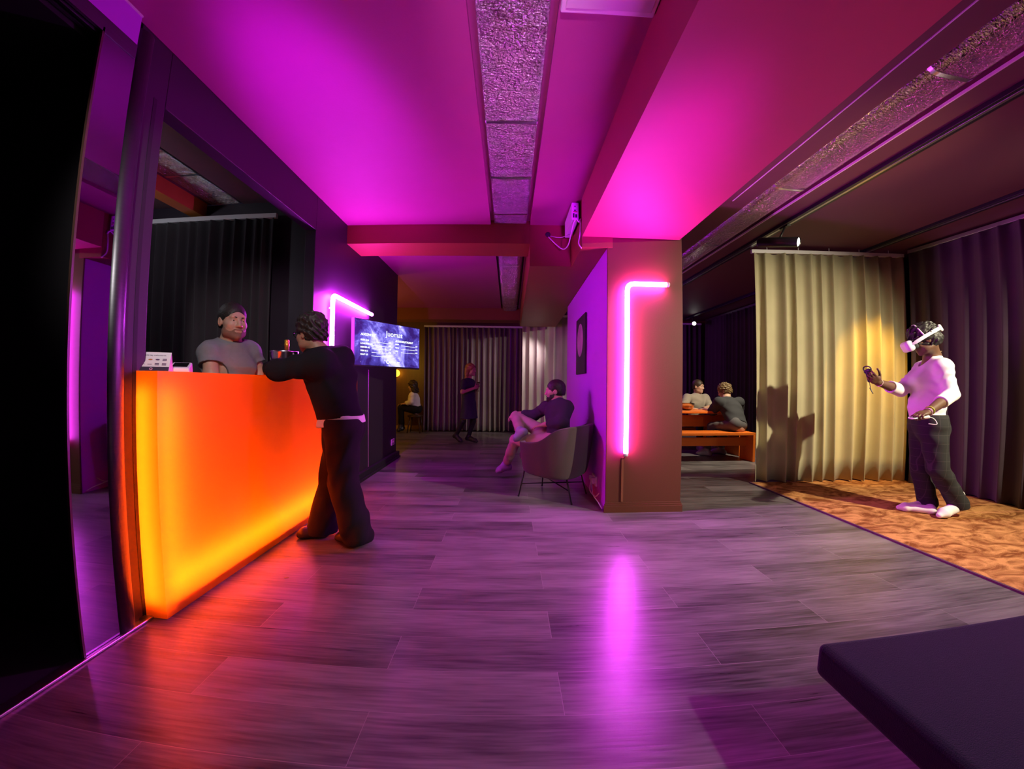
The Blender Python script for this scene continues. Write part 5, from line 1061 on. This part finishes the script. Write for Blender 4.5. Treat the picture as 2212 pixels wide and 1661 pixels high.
figure('person with curly hair and dark T-shirt at the orange table, back turned', (3.6, 5.75, 0), fair, Hd, at(1570, 861, Y=6.08), at(1580, 884, Y=5.96), at(1592, 917, Y=5.74), (-0.80, -0.6, 0),
       (at(1553, 869, Y=5.96), at(1596, 869, Y=6.16)), (at(1539, 888, Y=6.10), at(1596, 892, Y=6.36)), (wL, wR), (((-0.5, 0.8, -0.1), (0, 0, -1), (0.8, 0.4, 0), (0.5,) * 4), ((-0.9, 0.3, -0.1), (0, 0, -1), (-0.3, -0.8, 0), (0.5,) * 4)),
       ((3.36, 6.08, 0.50), (3.66, 6.16, 0.50)), ((3.30, 6.10, 0.09), (3.62, 6.22, 0.09)), (((3.33, 6.06, 0.004), (3.18, 6.25, 0.004)), ((3.65, 6.18, 0.004), (3.50, 6.38, 0.004))), 0.0075, (0.150, 0.145, 0.165),
       ('t_shirt', mat('charcoal_cotton', (0.030, 0.029, 0.035), 0.9, vary=0.1), 0.93, 0.10, 0.034), ('trousers', mat('grey_trousers', (0.10, 0.09, 0.10), 0.85), 0.006), ('shoe', mat('grey_shoe', (0.3, 0.3, 0.32), 0.7)),
       lambda t, Hd=Hd: Hd.hair(t, mat('fair_brown_curls', (0.14, 0.085, 0.035), 0.5, vary=0.3), 0.006, 0.017, curls(0.008, 90, 3.0), back=-0.07, front=(0.085, 0.080), sides=None), brown)

# seated woman half hidden by the wall end
Hd = Head(at(891, 833, Y=8.82), (-0.88, 0.20, -0.18), k=0.96); wL, wR = V3(at(878, 872, Y=8.65)), V3(at(874, 872, Y=8.9))
def hair_s(t, Hd=Hd):
    def ex(V, s):
        for a in (-1, 0, 1): V.cone(s.p(0.055 * a, -0.04, 0.0), s.p(0.075 * a, -0.055, -0.15), 0.060, 0.050, 0.03, noise=curls(0.010, 55, a))
    Hd.hair(t, brown, 0.007, 0.016, curls(0.007, 60, 1), back=None, front=(0.074, 0.080), sides=None, extra=ex)
figure('person with long dark hair in a white blouse on the stool in the amber corner', (-2.2, 8.8, 0), fair, Hd, at(893, 849, Y=8.85), at(894, 861, Y=8.86), at(898, 884, Y=8.88), (-0.35, -0.93, 0),
       (at(890, 854, Y=8.70), at(896, 854, Y=9.0)), (at(888, 868, Y=8.64), at(888, 868, Y=9.04)), (wL, wR), (((-0.9, 0.2, -0.1), (0, 0, -1), (0, 0.9, 0), (0.5,) * 4), ((-0.9, -0.2, -0.1), (0, 0, -1), (0, -0.9, 0), (0.5,) * 4)),
       (at(866, 880, Y=8.70), at(866, 880, Y=8.95)), (at(866, 918, Y=8.74), at(869, 918, Y=9.0)), ((at(869, 930, Y=8.74) * 1.0, at(858, 933, Y=8.62)), (at(871, 928, Y=9.0), at(859, 931, Y=8.9))), 0.009, (0.140, 0.125, 0.140),
       ('blouse', mat('white_cotton', (0.80, 0.76, 0.74), 0.85), 1.7, 0.05, 0.018), ('trousers', mat('black_wide_trousers', (0.014, 0.013, 0.014), 0.8), 0.012), ('shoe', mat('black_shoe_leather', (0.012, 0.011, 0.012), 0.4)), hair_s, brown, 0.95)
p = at(897, 884, Y=8.88); zs = p.z - 0.135
t = thing('bar_stool', 'dark wooden stool under the person in the white blouse', 'stool', (p.x, p.y, 0))
MB().lathe([(0.0, zs - 0.04), (0.17, zs - 0.04), (0.18, zs - 0.02), (0.17, zs), (0.0, zs)], (p.x, p.y, 0), 24).build('seat', mat('dark_wood', (0.06, 0.028, 0.012), 0.45), t)
for a, b in ((-1, -1), (1, -1), (1, 1), (-1, 1)): MB().tube([(p.x + 0.10 * a, p.y + 0.10 * b, zs - 0.03), (p.x + 0.15 * a, p.y + 0.15 * b, 0)], [0.017, 0.014], 8).build('leg', mat('dark_wood', (0.06, 0.028, 0.012), 0.45), t)
# ================================================================ small things
# moon picture
t = thing('moon_picture', 'square canvas print of a full moon on a dark ground on the lavender wall', 'picture', (0.905, 4.66, 1.65))
xa, xb = 0.887 + (4.36 - 3.7) * 0.0194, 0.887 + (5.0 - 3.7) * 0.0194
A_, B_ = Vector((xa - 0.004, 4.35, 0)), Vector((xb - 0.004, 4.99, 0)); u = (B_ - A_).normalized(); nn = Vector((-u.y, u.x, 0)); mid = (A_ + B_) / 2
MB().obox(mid + Vector((0, 0, 1.648)) + nn * 0.008, u * 0.32, nn * 0.010, Vector((0, 0, 0.355))).build('canvas', mat('night_print', (0.030, 0.026, 0.030), 0.6), t, bevel=0.002)
mc = mid + Vector((0, 0, 1.715)) + nn * 0.0185 + u * 0.02
mm = mat('moon_print', (0.42, 0.36, 0.34), 0.7, vary=0.6, scale=5)
MB().add([mc + (u * math.cos(q) + Vector((0, 0, math.sin(q)))) * 0.205 for q in [2 * PI * i / 48 for i in range(48)]] , [tuple(range(48))]).build('moon_disc', mm, t)
# payment sign and card terminal on the bar
def local_thing(name, label, cat, c, rz):
    t = thing(name, label, cat, c); R = Matrix.Rotation(rz, 3, 'Z'); c = Vector(c); return t, (lambda x, y, z: c + R @ Vector((x, y, z)))
t, P_ = local_thing('payment_sign', 'white tent-shaped payment sign with card logos at the near end of the bar', 'sign', (-1.738, 1.705, 1.2), 0.55)
w2, d, hgt = 0.069, 0.085, 0.095; s1 = [P_(x, y, z) for x, y, z in ((-w2, -0.035, 0), (w2, -0.035, 0), (w2, 0.02, hgt), (-w2, 0.02, hgt), (-w2, 0.055, 0), (w2, 0.055, 0))]
card = MB().add(s1, [(0, 1, 2, 3), (3, 2, 5, 4), (0, 3, 4), (1, 5, 2), (0, 4, 5, 1)]).build('tent_card', mat('white_card', (0.80, 0.77, 0.80), 0.6, vary=0.02), t)
fx = (P_(w2, 0, 0) - P_(-w2, 0, 0)).normalized(); fz = (P_(0, 0.02, hgt) - P_(0, -0.035, 0)).normalized(); fn = fx.cross(fz); o_ = P_(0, -0.035, 0); Lh = (P_(0, 0.02, hgt) - o_).length
pt = lambda a, b: o_ + fx * a + fz * (b * Lh) + fn * 0.0006
MB().obox(pt(0, 0.115), fx * (w2 - 0.001), fz * (Lh * 0.105), fn * 0.0006).build('dark_band', mat('dark_violet_ink', (0.03, 0.012, 0.05), 0.5), card)
ink = mat('plum_ink', (0.10, 0.03, 0.12), 0.6); oran = mat('orange_ink', (0.55, 0.16, 0.03), 0.6)
text_obj('sign_lettering', 'Meillä käy maksukortit', 0.0105, ink, card, pt(0, 0.80), fx, fz, 'CENTER', 0.0003)
for r, row in enumerate(((0.60, ('a', 'o', 'a', 'b')), (0.36, ('l', 'l', 'b', 'b')))):
    for i, k in enumerate(row[1]):
        c_ = pt(-0.045 + 0.030 * i, row[0])
        mb = MB()
        if k == 'o' or k == 'a': mb.add([c_ + (fx * math.cos(q) * 0.009 + fz * math.sin(q) * 0.004) + fn * 0.0005 for q in [2 * PI * j / 20 for j in range(20)]], [tuple(range(20))])
        elif k == 'l': mb.obox(c_, fx * 0.009, fz * 0.001, fn * 0.0004)
        else: mb.obox(c_ + fz * 0.003, fx * 0.009, fz * 0.0022, fn * 0.0004).obox(c_ - fz * 0.004, fx * 0.009, fz * 0.002, fn * 0.0004)
        mb.build('card_logo', oran if k == 'o' else ink, card)
wink = mat('pale_pink_ink', (0.8, 0.5, 0.75), 0.6); cc = pt(-0.006, 0.115)
MB().tube([cc + (fx * math.cos(q) + fz * math.sin(q)) * 0.0055 + fn * 0.001 for q in [2 * PI * i / 18 for i in range(19)]], 0.0013, 5).build('logo_ring', wink, card)
text_obj('logo_lettering', 'Game area', 0.008, wink, card, pt(0.003, 0.10), fx, fz, 'LEFT', 0.0003)
t, P_ = local_thing('card_terminal', 'white card terminal with a black screen beside the payment sign', 'card terminal', (-1.735, 1.865, 1.2), 0.62)
b_ = [(-0.048, -0.07, 0), (0.048, -0.07, 0), (0.048, 0.075, 0), (-0.048, 0.075, 0), (-0.046, -0.068, 0.022), (0.046, -0.068, 0.022), (0.044, 0.073, 0.056), (-0.044, 0.073, 0.056)]
MB().add([P_(*q) for q in b_], [(0, 3, 2, 1), (4, 5, 6, 7), (0, 1, 5, 4), (1, 2, 6, 5), (2, 3, 7, 6), (3, 0, 4, 7)]).build('body', M_white, t, bevel=0.006)
sc_ = [(-0.034, -0.045, 0.0288), (0.034, -0.045, 0.0288), (0.034, 0.055, 0.0532), (-0.034, 0.055, 0.0532)]
MB().add([P_(x, y, z) for x, y, z in sc_] + [P_(x, y, z - 0.004) for x, y, z in sc_], [(0, 1, 2, 3), (4, 7, 6, 5), (0, 4, 5, 1), (1, 5, 6, 2), (2, 6, 7, 3), (3, 7, 4, 0)]).build('screen', mat('black_glass', (0.006, 0.006, 0.008), 0.08), t)
# ice bucket and bottle between barman and customer
bc = Vector((-1.715, 2.80, 1.2))
t = thing('ice_bucket', 'polished steel ice bucket on the bar behind the customer\'s arm', 'ice bucket', bc)
MB().lathe([(0.070, 0.0), (0.074, 0.004), (0.084, 0.08), (0.100, 0.178), (0.104, 0.187), (0.100, 0.190), (0.096, 0.18), (0.080, 0.08), (0.070, 0.010), (0.0, 0.008)], bc, 36).build('bucket', mat('polished_steel', (0.85, 0.85, 0.88), 0.22, metal=1.0, vary=0.03), t)
for a in (-0.2, PI - 0.2):
    q = bc + Vector((math.cos(a) * 0.096, math.sin(a) * 0.096, 0.15)); MB().tube(smooth_path([q, q + Vector((math.cos(a), math.sin(a), 0)) * 0.03 + Vector((0, 0, 0.012)), q + Vector((math.cos(a), math.sin(a), 0)) * 0.03 - Vector((0, 0, 0.025)), q - Vector((0, 0, 0.035))], 5), 0.005, 8).build('handle', mat('polished_steel', (0.75, 0.75, 0.78), 0.08, metal=1.0), t)
t = thing('sparkling_wine_bottle', 'gold-foiled bottle neck standing in the steel ice bucket', 'bottle', bc + Vector((0.01, 0.015, 0.012)))
MB().lathe([(0.0, 0.0), (0.040, 0.0), (0.042, 0.01), (0.042, 0.12), (0.030, 0.155), (0.016, 0.19), (0.0145, 0.20)], bc + Vector((0.01, 0.015, 0.012)), 24).build('glass', mat('dark_green_glass', (0.02, 0.05, 0.015), 0.1), t)
MB().lathe([(0.0165, 0.17), (0.0165, 0.215), (0.019, 0.222), (0.019, 0.236), (0.0165, 0.24), (0.0175, 0.262), (0.012, 0.268), (0.0, 0.269)], bc + Vector((0.01, 0.015, 0.012)), 24).build('foil_cap', mat('gold_foil', (0.85, 0.50, 0.06), 0.3, metal=0.9, bump=0.4, bscale=150), t)
# projector with its cables on the beam
t = thing('projector', 'white projector box with cables hung on the beam above the lavender wall', 'projector', (0.60, 3.62, 2.80))
dv = lambda x, y, z: (0.60 + x, 3.62 + y, 2.80 + z)
box = MB().box(0.565, 0.63, 3.42, 3.86, 2.68, 2.845).build('housing', M_white, t, bevel=0.006)
for q in ((0.574, 0.590, 2.70, 2.74), (0.596, 0.615, 2.70, 2.73), (0.585, 0.605, 2.765, 2.775), (0.59, 0.60, 2.80, 2.812)): MB().box(q[0], q[1], 3.416, 3.421, q[2], q[3]).build('port', mat('dark_plastic', (0.03, 0.03, 0.035), 0.4), box)
MB().box(0.578, 0.616, 3.417, 3.421, 2.752, 2.760).build('gold_port', mat('gold_contacts', (0.7, 0.5, 0.1), 0.3, metal=1.0), box)
MB().box(0.625, 0.65, 3.55, 3.75, 2.72, 2.80).build('wall_bracket', M_blackmetal, t)
MB().lathe([(0.0, 0.0), (0.024, 0.0), (0.028, 0.006), (0.020, 0.008), (0.0, 0.007)], at(1183.5, 507, Y=3.973), 20, (0, -1, 0)).build('cable_grommet', M_black, t)
h_ = at(1185, 512, Y=3.965); w_ = Vector((0.60, 3.41, 2.70))
MB().tube(smooth_path([h_, at(1200, 527, Y=3.9), at(1216, 538, Y=3.8), at(1227, 530, Y=3.65), at(1234, 505, Y=3.5), at(1240, 480, Y=3.42), at(1246, 474, Y=3.4), at(1251, 480, Y=3.4), w_ + Vector((0.045, 0, -0.02)), at(1253, 505, Y=3.42), at(1250, 525, Y=3.40), at(1256, 536, Y=3.365)], 7), 0.0055, 8).build('power_cable', M_white, t)
MB().tube(smooth_path([h_ + Vector((0.02, 0, 0.01)), at(1205, 513, Y=3.88), at(1216, 512, Y=3.8), at(1230, 506, Y=3.6)], 6), 0.004, 8).build('signal_cable', mat('grey_cable', (0.55, 0.5, 0.55), 0.5), t)
# sockets
t = thing('wall_socket', 'cluster of white plugs in a wall socket low beside the column', 'socket', (0.889, 3.79, 0.2))
MB().box(0.872, 0.890, 3.72, 3.90, 0.14, 0.24).build('face_plate', M_white, t, bevel=0.004)
for y, z, s_ in ((3.75, 0.20, 0.026), (3.80, 0.175, 0.022), (3.86, 0.20, 0.022)): MB().box(0.838, 0.873, y - s_, y + s_, z - s_, z + s_).build('plug', M_white, t, bevel=0.006)
MB().tube(smooth_path([(0.84, 3.80, 0.17), (0.82, 3.74, 0.10), (0.845, 3.62, 0.075), (0.86, 3.53, 0.13)], 6), 0.006, 8).build('cable', M_white, t)
MB().tube(smooth_path([(0.84, 3.76, 0.19), (0.83, 3.66, 0.09), (0.85, 3.50, 0.05), (0.862, 3.42, 0.02)], 6), 0.005, 8).build('cable', M_white, t)
t = thing('wall_socket', 'small white socket low on the dark wall under the drinks screen', 'socket', (-1.76, 5.70, 0.26))
MB().box(-1.765, -1.75, 5.62, 5.76, 0.22, 0.31).build('face_plate', M_white, t, bevel=0.003)
MB().lathe([(0.0, 0.0), (0.022, 0.0), (0.022, 0.004), (0.0, 0.004)], (-1.75, 5.69, 0.265), 20, (1, 0, 0)).build('outlet', mat('white_plastic_panel', (0.62, 0.61, 0.63), 0.45), t)
# white tub under the chair
t = thing('plastic_tub', 'round white tub with a lid on the floor behind the armchair legs', 'tub', (0.66, 4.80, 0))
MB().lathe([(0.0, 0.0), (0.085, 0.0), (0.095, 0.01), (0.10, 0.10), (0.098, 0.105), (0.0, 0.105)], (0.66, 4.80, 0), 32).build('tub', M_white, t)
MB().lathe([(0.104, 0.098), (0.106, 0.105), (0.106, 0.122), (0.10, 0.128), (0.0, 0.13)], (0.66, 4.80, 0), 32).build('lid', mat('white_plastic_panel', (0.62, 0.61, 0.63), 0.45), t)
# amber wall lamp in the far corner
wl = at(856, 806, Y=9.5)
t = thing('wall_lamp', 'round amber lamp on the far wall seen past the end of the dark wall', 'lamp', wl)
MB().lathe([(0.09 * math.sin(PI * i / 14), -0.09 * math.cos(PI * i / 14)) for i in range(15)], wl, 24).build('globe', glow('amber_globe_glow', (1.0, 0.42, 0.02), 5.0), t)
MB().tube([wl + Vector((0, 0, 0.08)), wl + Vector((0, 0, 0.20)), (wl.x, 9.62, wl.z + 0.20)], 0.012, 8).lathe([(0.0, 0), (0.06, 0), (0.06, 0.02), (0.0, 0.02)], (wl.x, 9.60, wl.z + 0.2), 20, (0, 1, 0)).build('bracket', M_blackmetal, t)
# bit of confetti lying on the floor in front of the bar
c = at(619, 1248, Z=0.0); tag(MB().obox((c.x, c.y, 0.002), (0.012, 0.002, 0), (-0.001, 0.005, 0), (0, 0, 0.0015)).build('paper_scrap', mat('yellow_paper', (0.6, 0.4, 0.12), 0.7), None), 'tiny yellow scrap of paper on the floor before the orange counter', 'scrap')
